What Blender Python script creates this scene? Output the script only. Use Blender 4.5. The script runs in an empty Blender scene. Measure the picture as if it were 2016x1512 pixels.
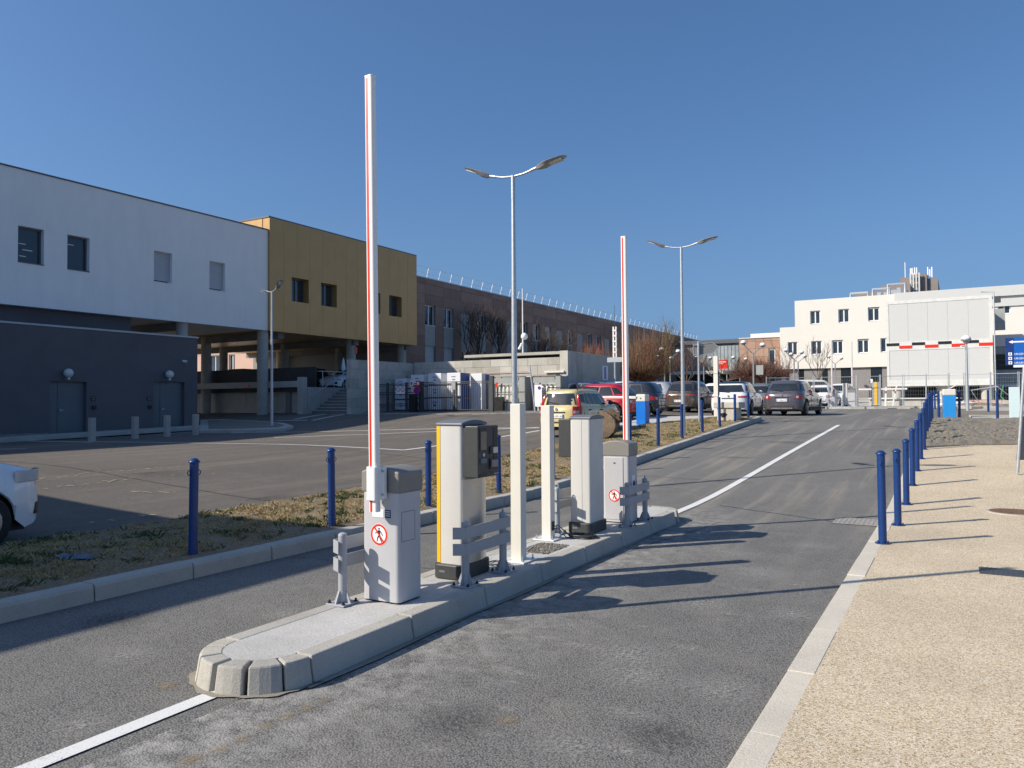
import bpy, math, random
from mathutils import Vector, Matrix
import mathutils.noise as mnoise
sin, cos, pi, rad = math.sin, math.cos, math.pi, math.radians
random.seed(7)
SC = bpy.context.scene
COL = SC.collection

# ------------------------------------------------------------------ camera, light
YAW = rad(30.0); PITCH = rad(1.4); ROLL = rad(-0.4); EYE = 1.70; FPX = 1514.0
cd = bpy.data.cameras.new('camera'); cam = bpy.data.objects.new('camera', cd); COL.objects.link(cam)
cam.matrix_world = Matrix.Translation((0, 0, EYE)) @ (Matrix.Rotation(YAW, 4, 'Z') @ Matrix.Rotation(pi/2 + PITCH, 4, 'X') @ Matrix.Rotation(ROLL, 4, 'Z'))
cd.sensor_width = 36; cd.lens = 36*FPX/2016; cd.clip_start = .05; cd.clip_end = 6000
SC.camera = cam
SUN_EL = rad(34.0); SDX, SDY = .695, .719           # direction in which shadows fall (x, y)
W = bpy.data.worlds.new('World'); SC.world = W; W.use_nodes = True
nt = W.node_tree; bg = nt.nodes['Background']
sky = nt.nodes.new('ShaderNodeTexSky'); sky.sky_type = 'NISHITA'; sky.sun_disc = False
sky.sun_elevation = SUN_EL; sky.sun_rotation = math.atan2(-SDX, -SDY)
sky.altitude = 0; sky.air_density = 1.0; sky.dust_density = .9; sky.ozone_density = 3.2
hs = nt.nodes.new('ShaderNodeHueSaturation'); hs.inputs['Saturation'].default_value = 1.14; hs.inputs['Hue'].default_value = .501
tc = nt.nodes.new('ShaderNodeTexCoord'); va = nt.nodes.new('ShaderNodeVectorMath'); va.operation = 'ADD'; va.inputs[1].default_value = (0, 0, .15)
vn = nt.nodes.new('ShaderNodeVectorMath'); vn.operation = 'NORMALIZE'; nt.links.new(tc.outputs['Generated'], va.inputs[0]); nt.links.new(va.outputs[0], vn.inputs[0]); nt.links.new(vn.outputs[0], sky.inputs['Vector'])
sp_ = nt.nodes.new('ShaderNodeSeparateXYZ'); nt.links.new(tc.outputs['Generated'], sp_.inputs[0])
mr = nt.nodes.new('ShaderNodeMapRange'); mr.interpolation_type = 'SMOOTHSTEP'; nt.links.new(sp_.outputs[2], mr.inputs[0])
for i_, v_ in ((1, -.02), (2, .34), (3, .72), (4, 0.0)): mr.inputs[i_].default_value = v_
hz_ = nt.nodes.new('ShaderNodeMix'); hz_.data_type = 'RGBA'; nt.links.new(mr.outputs[0], hz_.inputs[0]); nt.links.new(sky.outputs[0], hz_.inputs[6]); hz_.inputs[7].default_value = (1.30, 2.05, 3.05, 1)
nt.links.new(hz_.outputs[2], hs.inputs['Color']); nt.links.new(hs.outputs[0], bg.inputs[0]); bg.inputs[1].default_value = .113
sd = bpy.data.lights.new('sun', 'SUN'); sd.energy = 4.2; sd.angle = rad(.53); sd.color = (1.0, .915, .78)
sun = bpy.data.objects.new('sun', sd); COL.objects.link(sun)
sun.rotation_euler = Vector((-SDX*cos(SUN_EL), -SDY*cos(SUN_EL), sin(SUN_EL))).to_track_quat('Z', 'Y').to_euler()
sun.location = (-20, -20, 30)
SC.view_settings.view_transform = 'Standard'; SC.view_settings.look = 'None'
SC.view_settings.exposure = 0.45; SC.view_settings.gamma = 1; SC.view_settings.use_curve_mapping = False

# ------------------------------------------------------------------ terrain (x across the road, y along it)
def interp(t, pts):
    if t <= pts[0][0]: return pts[0][1]
    for (a, b), (c, d) in zip(pts, pts[1:]):
        if t <= c: return b + (d-b)*(t-a)/(c-a)
    return pts[-1][1]
_R = [(-400, -.02), (12.2, 0), (13.2, .02), (14.5, .09), (20, .40), (30, .925), (31.5, .98), (34, 1.03), (55, 1.22), (90, 1.9), (130, 2.3), (4000, 2.3)]
_L = [(-400, .45), (10, .47), (18, .5), (22.5, .66), (29, 1.16), (33, 1.29), (38, 1.33), (55, 1.36), (90, 1.9), (130, 2.3), (4000, 2.3)]
def sm(t): t = max(0, min(1, t)); return t*t*(3-2*t)
def _zr(y): return sum(interp(y+d, _R) for d in (-1.2, -.6, 0, .6, 1.2))/5
def _zl(y): return sum(interp(y+d, _L) for d in (-1.2, -.6, 0, .6, 1.2))/5
def zg(x, y):
    w = sm((-x-9)/9)
    return _zr(y)*(1-w) + _zl(y)*w
CI = cam.matrix_world.to_3x3()
def ray(px, py): return (CI @ Vector(((px-1008)/FPX, (756-py)/FPX, -1))).normalized()
def gp(px, py, off=0):
    """ground point seen at a measured spot of the photograph"""
    d = ray(px, py); t = 5.0
    for i in range(60):
        x, y = d.x*t, d.y*t
        h = zg(x, y)+off
        t2 = (h-EYE)/d.z if d.z < -1e-4 else t
        t = t + (max(1, min(300, t2))-t)*.5
    return d.x*t, d.y*t
def ony(px, y0):
    """x where the sight line through column px meets the plane y = y0"""
    k = (px-1008)/FPX; c, s = cos(YAW), sin(YAW)
    dx, dy = k*c - s, k*s + c
    return dx/dy*y0
def onx(px, x0):
    k = (px-1008)/FPX; c, s = cos(YAW), sin(YAW)
    dx, dy = k*c - s, k*s + c
    return dy/dx*x0

# ------------------------------------------------------------------ materials
MATS = {}
def new_mat(name):
    m = bpy.data.materials.new(name); m.use_nodes = True; MATS[name] = m
    return m, m.node_tree, m.node_tree.nodes['Principled BSDF']
def N(nt, t, **kw):
    n = nt.nodes.new(t)
    for k, v in kw.items():
        if k in n.inputs: n.inputs[k].default_value = v
        else: setattr(n, k, v)
    return n
def coords(nt, world=False, scale=None):
    if world: o = N(nt, 'ShaderNodeNewGeometry').outputs['Position']
    else: o = N(nt, 'ShaderNodeTexCoord').outputs['Object']
    if scale:
        mp = N(nt, 'ShaderNodeMapping'); mp.inputs['Scale'].default_value = scale
        nt.links.new(o, mp.inputs['Vector']); o = mp.outputs[0]
    return o
def ramp(nt, fac, stops):
    r = N(nt, 'ShaderNodeValToRGB'); nt.links.new(fac, r.inputs[0])
    e = r.color_ramp.elements
    while len(e) < len(stops): e.new(.5)
    for el, (p, c) in zip(e, stops):
        el.position = p; el.color = (c if len(c) == 4 else (*c, 1)) if hasattr(c, '__len__') else (c, c, c, 1)
    return r.outputs[0]
def noise(nt, vec, scale, detail=4, rough=.6):
    n = N(nt, 'ShaderNodeTexNoise', Scale=scale, Detail=detail, Roughness=rough); nt.links.new(vec, n.inputs['Vector']); return n.outputs['Fac']
def mixc(nt, fac, a, b, mode='MIX'):
    m = N(nt, 'ShaderNodeMix', data_type='RGBA', blend_type=mode)
    for s, i in ((fac, 0), (a, 6), (b, 7)):
        if hasattr(s, 'links'): nt.links.new(s, m.inputs[i])
        else: m.inputs[i].default_value = s if i == 0 else (*s, 1)
    return m.outputs[2]
def bump(nt, p, h, strength=.4, dist=.01):
    b = N(nt, 'ShaderNodeBump', Strength=strength, Distance=dist); nt.links.new(h, b.inputs['Height']); nt.links.new(b.outputs[0], p.inputs['Normal'])
def sc(c, f): return tuple(min(1, v*f) for v in c)
def M(name, col, rough=.5, metal=0, var=.12, scale=3, grain=0, gscale=60, coat=0, dirt=0, world=False, spec=None, aniso=None):
    """paint / concrete / render with soft mottling, optional fine grain relief and streaky dirt"""
    if name in MATS: return MATS[name]
    m, nt, p = new_mat(name)
    p.inputs['Roughness'].default_value = rough; p.inputs['Metallic'].default_value = metal
    if coat: p.inputs['Coat Weight'].default_value = coat; p.inputs['Coat Roughness'].default_value = .06
    if spec is not None: p.inputs['Specular IOR Level'].default_value = spec
    v = coords(nt, world, aniso)
    n1 = noise(nt, v, scale, 5, .6)
    c = ramp(nt, n1, [(.25, sc(col, 1-var)), (.75, sc(col, 1+var))])
    if dirt:
        vz = coords(nt, world, (3, 3, .5)); n2 = noise(nt, vz, scale*.8, 6, .7)
        f = ramp(nt, n2, [(.45, (0, 0, 0)), (.8, (dirt, dirt, dirt))])
        c = mixc(nt, f, c, sc(col, .45))
    nt.links.new(c, p.inputs['Base Color'])
    r = ramp(nt, noise(nt, v, scale*2.3, 3), [(.3, max(0, rough-.07)), (.7, min(1, rough+.07))]); nt.links.new(r, p.inputs['Roughness'])
    if grain: bump(nt, p, noise(nt, v, gscale, 3, .7), grain, .004)
    return m

def mat_asphalt():
    m, nt, p = new_mat('asphalt')
    v = coords(nt, True)
    big = noise(nt, v, .35, 5, .6); mid = noise(nt, v, 2.2, 6, .65)
    fine = N(nt, 'ShaderNodeTexVoronoi', Scale=85); nt.links.new(v, fine.inputs['Vector'])
    fine2 = noise(nt, v, 105, 3, .75)
    c = ramp(nt, fine.outputs['Distance'], [(0, (.31, .305, .29)), (.42, (.16, .158, .152)), (.75, (.03, .03, .032))])
    c = mixc(nt, .5, c, ramp(nt, fine2, [(.34, (.055, .055, .056)), (.52, (.165, .163, .156)), (.68, (.38, .37, .35))]))
    c = mixc(nt, .75, c, ramp(nt, big, [(.3, (.98, .965, .95)), (.7, (1.30, 1.285, 1.25))]), 'MULTIPLY')
    # pale dust patches
    d = ramp(nt, mid, [(.52, 0.0), (.80, .42)])
    c = mixc(nt, d, c, (.29, .27, .235))
    # tyre-worn dusty streaks running along the road
    vs = coords(nt, True, (2.6, .11, 1)); st = noise(nt, vs, 1.1, 5, .62)
    sep = N(nt, 'ShaderNodeSeparateXYZ'); nt.links.new(v, sep.inputs[0])
    fy = N(nt, 'ShaderNodeMapRange'); nt.links.new(sep.outputs[1], fy.inputs[0])
    fy.inputs[1].default_value = 6; fy.inputs[2].default_value = 14; fy.inputs[3].default_value = .1; fy.inputs[4].default_value = .75
    mu = N(nt, 'ShaderNodeMath', operation='MULTIPLY'); nt.links.new(ramp(nt, st, [(.50, 0.0), (.68, 1.0)]), mu.inputs[0]); nt.links.new(fy.outputs[0], mu.inputs[1])
    c = mixc(nt, mu.outputs[0], c, (.28, .255, .215))
    lt = N(nt, 'ShaderNodeMapRange'); nt.links.new(sep.outputs[0], lt.inputs[0]); lt.inputs[1].default_value = -9.6; lt.inputs[2].default_value = -10.4; lt.inputs[3].default_value = 0; lt.inputs[4].default_value = 1
    c = mixc(nt, lt.outputs[0], c, mixc(nt, 1.0, c, (.80, .74, .69), 'MULTIPLY'))
    # cement dust washed off along the island's right side and near the drain
    sx = N(nt, 'ShaderNodeMapRange'); nt.links.new(sep.outputs[0], sx.inputs[0]); sx.inputs[1].default_value = -3.5; sx.inputs[2].default_value = -2.2; sx.inputs[3].default_value = 1; sx.inputs[4].default_value = 0
    sy = N(nt, 'ShaderNodeMapRange'); nt.links.new(sep.outputs[1], sy.inputs[0]); sy.inputs[1].default_value = 12.5; sy.inputs[2].default_value = 10.5; sy.inputs[3].default_value = 0; sy.inputs[4].default_value = 1
    sn = ramp(nt, noise(nt, v, 5.5, 8, .75), [(.42, 0.0), (.62, .8)]); m1 = N(nt, 'ShaderNodeMath', operation='MULTIPLY'); m2 = N(nt, 'ShaderNodeMath', operation='MULTIPLY')
    cut = N(nt, 'ShaderNodeMath', operation='GREATER_THAN'); nt.links.new(sep.outputs[0], cut.inputs[0]); cut.inputs[1].default_value = -3.6
    m3 = N(nt, 'ShaderNodeMath', operation='MULTIPLY'); nt.links.new(cut.outputs[0], m3.inputs[0]); nt.links.new(sy.outputs[0], m3.inputs[1])
    nt.links.new(sx.outputs[0], m1.inputs[0]); nt.links.new(m3.outputs[0], m1.inputs[1]); nt.links.new(m1.outputs[0], m2.inputs[0]); nt.links.new(sn, m2.inputs[1])
    c = mixc(nt, m2.outputs[0], c, (.42, .41, .385))
    # small chalky scuffs
    vw = coords(nt, True, (1, 3.2, 1)); sc2 = noise(nt, vw, 4.5, 8, .8)
    c = mixc(nt, ramp(nt, sc2, [(.64, 0.0), (.72, .6)]), c, (.46, .45, .42))
    nt.links.new(c, p.inputs['Base Color']); p.inputs['Roughness'].default_value = .88
    p.inputs['Specular IOR Level'].default_value = .3
    bump(nt, p, fine.outputs['Distance'], .6, .006)
    return m
ASPH = mat_asphalt()
def mat_beige():
    m, nt, p = new_mat('beige_aggregate')
    v = coords(nt, True)
    f = N(nt, 'ShaderNodeTexVoronoi', Scale=165); nt.links.new(v, f.inputs['Vector'])
    hs = N(nt, 'ShaderNodeSeparateColor'); nt.links.new(f.outputs['Color'], hs.inputs[0])
    c = ramp(nt, hs.outputs[0], [(.0, (.22, .15, .085)), (.16, (.40, .30, .18)), (.35, (.60, .48, .32)), (.7, (.70, .58, .41)), (.95, (.82, .76, .64))])
    big = noise(nt, v, .8, 6, .6)
    c = mixc(nt, .8, c, ramp(nt, big, [(.3, (.80, .80, .79)), (.7, (1.06, 1.06, 1.05))]), 'MULTIPLY')
    dk = noise(nt, v, 28, 3, .75)
    c = mixc(nt, ramp(nt, dk, [(.60, 0.0), (.74, .45)]), c, (.26, .21, .15))
    nt.links.new(c, p.inputs['Base Color']); p.inputs['Roughness'].default_value = .85
    bump(nt, p, f.outputs['Distance'], .5, .005)
    return m
BEIGE = mat_beige()
def mat_paintline():
    m, nt, p = new_mat('road_paint')
    v = coords(nt, True)
    n = noise(nt, v, 95, 3, .75); w = noise(nt, v, 3, 5, .6)
    a = N(nt, 'ShaderNodeMath', operation='MULTIPLY_ADD'); nt.links.new(w, a.inputs[0]); a.inputs[1].default_value = .35; nt.links.new(n, a.inputs[2])
    c = ramp(nt, a.outputs[0], [(.50, (.20, .20, .19)), (.60, (.74, .74, .72))])
    nt.links.new(c, p.inputs['Base Color']); p.inputs['Roughness'].default_value = .7
    bump(nt, p, n, .3, .004)
    return m
LINE = mat_paintline()
def mat_soil(name, a, b, g, gs=(.6, .75)):
    m, nt, p = new_mat(name)
    v = coords(nt, True)
    n1 = noise(nt, v, 14, 8, .75); n2 = noise(nt, v, 1.5, 5, .6); n3 = noise(nt, v, 45, 4, .7)
    c = ramp(nt, n1, [(.3, a), (.7, b)])
    c = mixc(nt, ramp(nt, n2, [(gs[0]-.12, 0.0), (gs[1], .8)]), c, g)
    c = mixc(nt, .55, c, ramp(nt, n3, [(.35, (.55, .55, .55)), (.65, (1.2, 1.2, 1.2))]), 'MULTIPLY')
    nt.links.new(c, p.inputs['Base Color']); p.inputs['Roughness'].default_value = 1
    bump(nt, p, n1, .9, .05)
    return m
SOIL = mat_soil('verge_soil', (.19, .14, .085), (.40, .30, .19), (.20, .17, .08))
CLOD = mat_soil('clay_soil', (.15, .135, .11), (.33, .30, .25), (.24, .19, .13))
def mat_concrete(name, col, var=.14, stain=.35, gs=70):
    m, nt, p = new_mat(name)
    v = coords(nt, True)
    n1 = noise(nt, v, 1.7, 7, .65); n2 = noise(nt, v, gs, 4, .7); n3 = noise(nt, v, 7, 6, .7)
    c = ramp(nt, n1, [(.25, sc(col, 1-var)), (.75, sc(col, 1+var))])
    c = mixc(nt, .6, c, ramp(nt, n2, [(.3, (.80, .80, .80)), (.7, (1.13, 1.13, 1.13))]), 'MULTIPLY')
    c = mixc(nt, ramp(nt, n3, [(.55, 0.0), (.8, stain)]), c, sc(col, .5))
    nt.links.new(c, p.inputs['Base Color']); p.inputs['Roughness'].default_value = .9
    bump(nt, p, n2, .7, .006)
    return m
CONC = mat_concrete('kerb_concrete', (.43, .41, .365), .16, .45)
CONCL = mat_concrete('fresh_concrete', (.50, .49, .465), .16, .3, 48)
CONCN = mat_concrete('nose_concrete', (.50, .47, .40), .2, .3)
CONCB = mat_concrete('block_concrete', (.46, .44, .39), .16, .45, 20)
CONCD = mat_concrete('dark_concrete', (.20, .20, .20), .2, .4, 20)
MORTAR = mat_concrete('mortar', (.30, .27, .22), .15, .3, 90)
def mat_glass(name='window_glass', col=(.02, .028, .035), rough=.04):
    m, nt, p = new_mat(name)
    p.inputs['Base Color'].default_value = (*col, 1); p.inputs['Roughness'].default_value = rough; p.inputs['Specular IOR Level'].default_value = .9
    n = noise(nt, coords(nt, True), 1.3, 2); bump(nt, p, n, .06, .02)
    r = ramp(nt, noise(nt, coords(nt, True), .8, 4), [(.3, sc(col, .6)), (.7, sc(col, 1.8))]); nt.links.new(r, p.inputs['Base Color'])
    return m
GLASS = mat_glass(); CGLASS = mat_glass('car_glass', (.018, .022, .026), .03)
WHITE = M('white_plaster', (.85, .84, .81), .85, var=.035, dirt=.16, scale=.8, grain=.15, gscale=30, world=True)
CREAM = M('cream_plaster', (.69, .665, .61), .85, var=.03, scale=.5, grain=.1, gscale=20, world=True)
ANTH = M('anthracite_render', (.115, .112, .122), .9, var=.1, scale=.7, grain=.5, gscale=35, world=True)
DOORG = M('door_grey', (.10, .125, .145), .5, var=.06, world=True)
GOLD = M('gold_cladding', (.45, .275, .105), .42, var=.06, scale=1.2, metal=.25, world=True)
BROWN = [M('brown_panel_%s' % n, c, .75, var=.1, scale=1.5, dirt=.35, world=True) for n, c in (('dark', (.235, .150, .118)), ('mid', (.265, .172, .135)), ('light', (.295, .195, .155)))]
PINKS = M('pink_panel', (.50, .34, .27), .8, var=.06, scale=.6, world=True)
GREYP = M('grey_spandrel', (.33, .35, .34), .7, var=.1, scale=2, dirt=.4, world=True)
WFRAME = M('white_frame', (.75, .76, .77), .4, var=.03)
DFRAME = M('dark_frame', (.10, .11, .125), .45, var=.05)
GALV = M('galvanised_steel', (.50, .53, .55), .42, metal=.6, var=.14, scale=14)
LGREY = M('light_grey_paint', (.49, .49, .505), .42, var=.03, scale=4, grain=.05, gscale=300, dirt=.10)
TAUPE = M('taupe_grey_paint', (.225, .215, .195), .5, var=.03, scale=4)
GUARDG = M('guard_grey_paint', (.37, .385, .41), .45, var=.04, scale=6)
SILV = M('silver_housing', (.60, .59, .56), .4, var=.03, scale=3, dirt=.10)
SILVM = M('satin_metal', (.52, .51, .48), .32, metal=.7, var=.05, scale=2)
CHAR = M('charcoal_plastic', (.045, .05, .05), .5, var=.08, scale=20, grain=.1, gscale=200)
BLACK = M('black_plastic', (.012, .012, .014), .45, var=.1)
DGREY = M('dark_grey_metal', (.06, .065, .07), .5, var=.1)
CAPG = M('cap_grey', (.15, .16, .185), .5, var=.04)
YELL = M('yellow_vinyl', (.90, .52, .01), .4, var=.02)
IVORY = M('ivory_post_paint', (.72, .70, .63), .38, var=.03, scale=3, dirt=.12)
WPAINT = M('white_gloss_paint', (.82, .82, .80), .3, var=.02, scale=3, coat=.3)
RED = M('red_reflective', (.75, .03, .012), .35, var=.03)
BLUE = M('blue_bollard_paint', (.003, .036, .165), .42, var=.10, scale=5, coat=.08, dirt=.15)
BBLUE = M('bright_blue_paint', (.0, .16, .62), .4, var=.03)
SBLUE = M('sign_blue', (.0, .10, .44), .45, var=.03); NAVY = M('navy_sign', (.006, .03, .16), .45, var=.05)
SWHITE = M('sign_white', (.85, .85, .85), .5, var=.01)
RUST = M('rusty_iron', (.16, .095, .06), .8, var=.3, scale=9, grain=.5, gscale=60)
MUD = mat_soil('dried_mud', (.20, .14, .09), (.36, .27, .18), (.14, .10, .07))
TYRE = M('tyre_rubber', (.02, .02, .02), .85, var=.2); RIM = M('alloy_rim', (.45, .45, .46), .3, metal=.8, var=.1)
REDL = M('tail_lamp_red', (.45, .008, .012), .15, var=.1, coat=.8); CLEAR = M('clear_lamp', (.50, .52, .54), .12, var=.2, coat=.6)
BPLAST = M('bumper_plastic', (.03, .03, .032), .7, var=.15)
CRATEW = M('crate_white', (.74, .75, .77), .5, var=.04)
CRATEB = M('crate_blue', (.02, .07, .26), .5, var=.06)
BARK = M('bark', (.10, .075, .055), .95, var=.3, scale=8); TWIGR = M('red_twigs', (.17, .075, .05), .9, var=.3, scale=3)
TWIGY = M('olive_twigs', (.20, .15, .06), .9, var=.3, scale=3); TWIGD = M('dark_twigs', (.075, .06, .05), .95, var=.3, scale=3)
TWIGO = M('orange_twigs', (.36, .12, .04), .9, var=.3, scale=3)
PALEM = M('pale_metal_panel', (.56, .565, .55), .5, var=.02, world=True)
PALEB = M('pale_blue_plastic', (.55, .68, .70), .5, var=.04)
def carpaint(n, c, metal=.0): return M('car_paint_'+n, c, .28, metal=metal, var=.03, scale=2, coat=.9)

# ------------------------------------------------------------------ mesh builder
class MB:
    def __init__(s): s.v = []; s.f = []; s.mi = []; s.cur = 0
    def add(s, vs, fs):
        o = len(s.v); s.v += [tuple(p) for p in vs]; s.f += [tuple(i+o for i in f) for f in fs]; s.mi += [s.cur]*len(fs); return s
    def box(s, x0, x1, y0, y1, z0, z1):
        return s.add([(x0, y0, z0), (x1, y0, z0), (x1, y1, z0), (x0, y1, z0), (x0, y0, z1), (x1, y0, z1), (x1, y1, z1), (x0, y1, z1)],
                     [(0, 3, 2, 1), (4, 5, 6, 7), (0, 1, 5, 4), (1, 2, 6, 5), (2, 3, 7, 6), (3, 0, 4, 7)])
    def cbox(s, c, sz): return s.box(c[0]-sz[0]/2, c[0]+sz[0]/2, c[1]-sz[1]/2, c[1]+sz[1]/2, c[2]-sz[2]/2, c[2]+sz[2]/2)
    def bar(s, p, q, w, h=None):
        """rectangular bar from p to q"""
        h = h or w; p, q = Vector(p), Vector(q); d = (q-p).normalized()
        up = Vector((0, 0, 1)) if abs(d.z) < .95 else Vector((0, 1, 0))
        a = d.cross(up).normalized()*w/2; b = a.cross(d).normalized()*h/2
        vs = [p-a-b, p+a-b, p+a+b, p-a+b, q-a-b, q+a-b, q+a+b, q-a+b]
        return s.add(vs, [(0, 1, 2, 3), (7, 6, 5, 4), (0, 4, 5, 1), (1, 5, 6, 2), (2, 6, 7, 3), (3, 7, 4, 0)])
    def tube(s, pts, r, n=8, cap=True):
        pts = [Vector(p) for p in pts]; rs = r if hasattr(r, '__len__') else [r]*len(pts)
        o = len(s.v); ref = None
        for i, p in enumerate(pts):
            d = (pts[min(i+1, len(pts)-1)]-pts[max(i-1, 0)])
            d = d.normalized() if d.length > 1e-9 else Vector((0, 0, 1))
            if ref is None: ref = Vector((0, 0, 1)) if abs(d.z) < .9 else Vector((1, 0, 0))
            a = d.cross(ref).normalized(); b = a.cross(d).normalized(); ref = b if abs(b.dot(d)) < .9 else ref
            for k in range(n):
                t = 2*pi*k/n; q = p+a*cos(t)*rs[i]+b*sin(t)*rs[i]; s.v.append(tuple(q))
        for i in range(len(pts)-1):
            for k in range(n):
                k2 = (k+1) % n; s.f.append((o+i*n+k, o+i*n+k2, o+(i+1)*n+k2, o+(i+1)*n+k)); s.mi.append(s.cur)
        if cap and n > 2:
            s.f.append(tuple(o+k for k in range(n))[::-1]); s.f.append(tuple(o+(len(pts)-1)*n+k for k in range(n))); s.mi += [s.cur]*2
        return s
    def cyl(s, x, y, z0, z1, r, r1=None, n=16): return s.tube([(x, y, z0), (x, y, z1)], [r, r if r1 is None else r1], n)
    def lathe(s, x, y, prof, n=20):
        o = len(s.v)
        for r, z in prof:
            for k in range(n): t = 2*pi*k/n; s.v.append((x+r*cos(t), y+r*sin(t), z))
        for i in range(len(prof)-1):
            for k in range(n):
                k2 = (k+1) % n; s.f.append((o+i*n+k, o+i*n+k2, o+(i+1)*n+k2, o+(i+1)*n+k)); s.mi.append(s.cur)
        s.f.append(tuple(o+k for k in range(n))[::-1]); s.f.append(tuple(o+(len(prof)-1)*n+k for k in range(n))); s.mi += [s.cur]*2
        return s
    def prism(s, poly, z0, z1, ax='z'):
        """extrude a polygon; ax names the extrusion axis, poly gives the other two coordinates"""
        n = len(poly)
        if ax == 'z': P = lambda a, b, t: (a, b, t)
        elif ax == 'y': P = lambda a, b, t: (a, t, b)
        else: P = lambda a, b, t: (t, a, b)
        vs = [P(a, b, z0) for a, b in poly]+[P(a, b, z1) for a, b in poly]
        return s.add(vs, [tuple(range(n))[::-1], tuple(range(n, 2*n))]+[(i, (i+1) % n, n+(i+1) % n, n+i) for i in range(n)])
    def sphere(s, c, r, nu=14, nv=9, sc3=(1, 1, 1)):
        prof = [(max(1e-4, r*sin(pi*i/nv)), -r*cos(pi*i/nv)) for i in range(nv+1)]
        o = len(s.v); s.lathe(0, 0, prof, nu)
        for i in range(o, len(s.v)): x, y, z = s.v[i]; s.v[i] = (c[0]+x*sc3[0], c[1]+y*sc3[1], c[2]+z*sc3[2])
        return s
    def quad(s, a, b, c, d): return s.add([a, b, c, d], [(0, 1, 2, 3)])
    def move(s, dx=0, dy=0, dz=0, rz=0, start=0):
        c, sn = cos(rz), sin(rz)
        for i in range(start, len(s.v)): x, y, z = s.v[i]; s.v[i] = (x*c-y*sn+dx, x*sn+y*c+dy, z+dz)
        return s
    def mesh(s, name, mats, bevel=0, smooth=None, off=(0, 0, 0)):
        me = bpy.data.meshes.new(name)
        ox, oy, oz = off
        me.from_pydata([(x-ox, y-oy, z-oz) for x, y, z in s.v], [], s.f)
        for m in (mats if isinstance(mats, (list, tuple)) else [mats]): me.materials.append(m)
        if any(s.mi): me.polygons.foreach_set('material_index', s.mi)
        me.update()
        if smooth: me.shade_smooth(); me.set_sharp_from_angle(angle=rad(smooth))
        return me
    def build(s, name, mats, parent=None, bevel=0, smooth=None, local=False, seg=2, fix=False):
        if parent is not None: off = (0, 0, 0) if local else wloc(parent)
        elif local: off = (0, 0, 0)
        else:
            xs = [p[0] for p in s.v]; ys = [p[1] for p in s.v]; off = ((min(xs)+max(xs))/2, (min(ys)+max(ys))/2, min(p[2] for p in s.v))
        me = s.mesh(name, mats, bevel, smooth, off)
        if fix:
            import bmesh
            b = bmesh.new(); b.from_mesh(me); bmesh.ops.recalc_face_normals(b, faces=b.faces); b.to_mesh(me); b.free()
        o = bpy.data.objects.new(name, me); COL.objects.link(o)
        if parent is not None: o.parent = parent
        else: o.location = off
        if bevel:
            b = o.modifiers.new('edge', 'BEVEL'); b.width = bevel; b.segments = seg; b.limit_method = 'ANGLE'; b.angle_limit = rad(40)
            b.harden_normals = False
        return o
def wloc(o):
    p = Vector((0, 0, 0))
    while o is not None: p += Vector(o.location); o = o.parent
    return tuple(p)
def tag(o, label=None, cat=None, group=None, kind=None):
    if label: o['label'] = label
    if cat: o['category'] = cat
    if group: o['group'] = group
    if kind: o['kind'] = kind
    return o
def thing(name, label, cat, loc=(0, 0, 0), group=None, rz=0, kind=None):
    o = bpy.data.objects.new(name, None); COL.objects.link(o); o.location = loc; o.rotation_euler = (0, 0, rz); o.empty_display_size = .2
    return tag(o, label, cat, group, kind)
KIDS = {}
def dup(root, loc, rz=None, label=None, group=None, parent=None):
    r = root.copy(); COL.objects.link(r)
    if parent is None: r.location = loc
    else: r.parent = parent
    if rz is not None: r.rotation_euler = (0, 0, rz)
    if label: r['label'] = label
    if group: r['group'] = group
    for ch in list(root.children): dup(ch, None, parent=r)
    return r
def text(s, size, loc, rot, mat, parent, name='lettering', ext=.0008, ax='LEFT'):
    c = bpy.data.curves.new(name, 'FONT'); c.body = s; c.size = size; c.extrude = ext; c.align_x = ax; c.resolution_u = 2
    c.materials.append(mat); o = bpy.data.objects.new(name, c); COL.objects.link(o)
    bpy.context.view_layer.update(); me = bpy.data.meshes.new_from_object(o.evaluated_get(bpy.context.evaluated_depsgraph_get()))
    bpy.data.objects.remove(o); bpy.data.curves.remove(c); o = bpy.data.objects.new(name, me); COL.objects.link(o)
    o.parent = parent; o.location = loc; o.rotation_euler = rot
    return o
ORD = ['first', 'second', 'third', 'fourth', 'fifth', 'sixth', 'seventh', 'eighth', 'ninth', 'tenth', 'eleventh', 'twelfth', 'thirteenth', 'fourteenth', 'fifteenth']

# ------------------------------------------------------------------ ground and surfaces
def axis(parts):
    out = []
    for a, b, st in parts:
        n = max(1, int(round((b-a)/st)))
        out += [a+(b-a)*i/n for i in range(n)]
    out.append(parts[-1][1]); return out
gx = axis([(-1800, -300, 300), (-300, -60, 30), (-60, -40, 2), (-40, 12, .6), (12, 40, 2), (40, 300, 30), (300, 1800, 300)])
gy = axis([(-1000, -100, 150), (-100, -4, 8), (-4, 56, .6), (56, 100, 3), (100, 400, 40), (400, 3400, 500)])
g = MB(); nx, ny = len(gx), len(gy)
g.v = [(x, y, zg(x, y)) for y in gy for x in gx]
g.f = [(j*nx+i, j*nx+i+1, (j+1)*nx+i+1, (j+1)*nx+i) for j in range(ny-1) for i in range(nx-1)]; g.mi = [0]*len(g.f)
tag(g.build('ground', ASPH, smooth=60), kind='structure')

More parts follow.
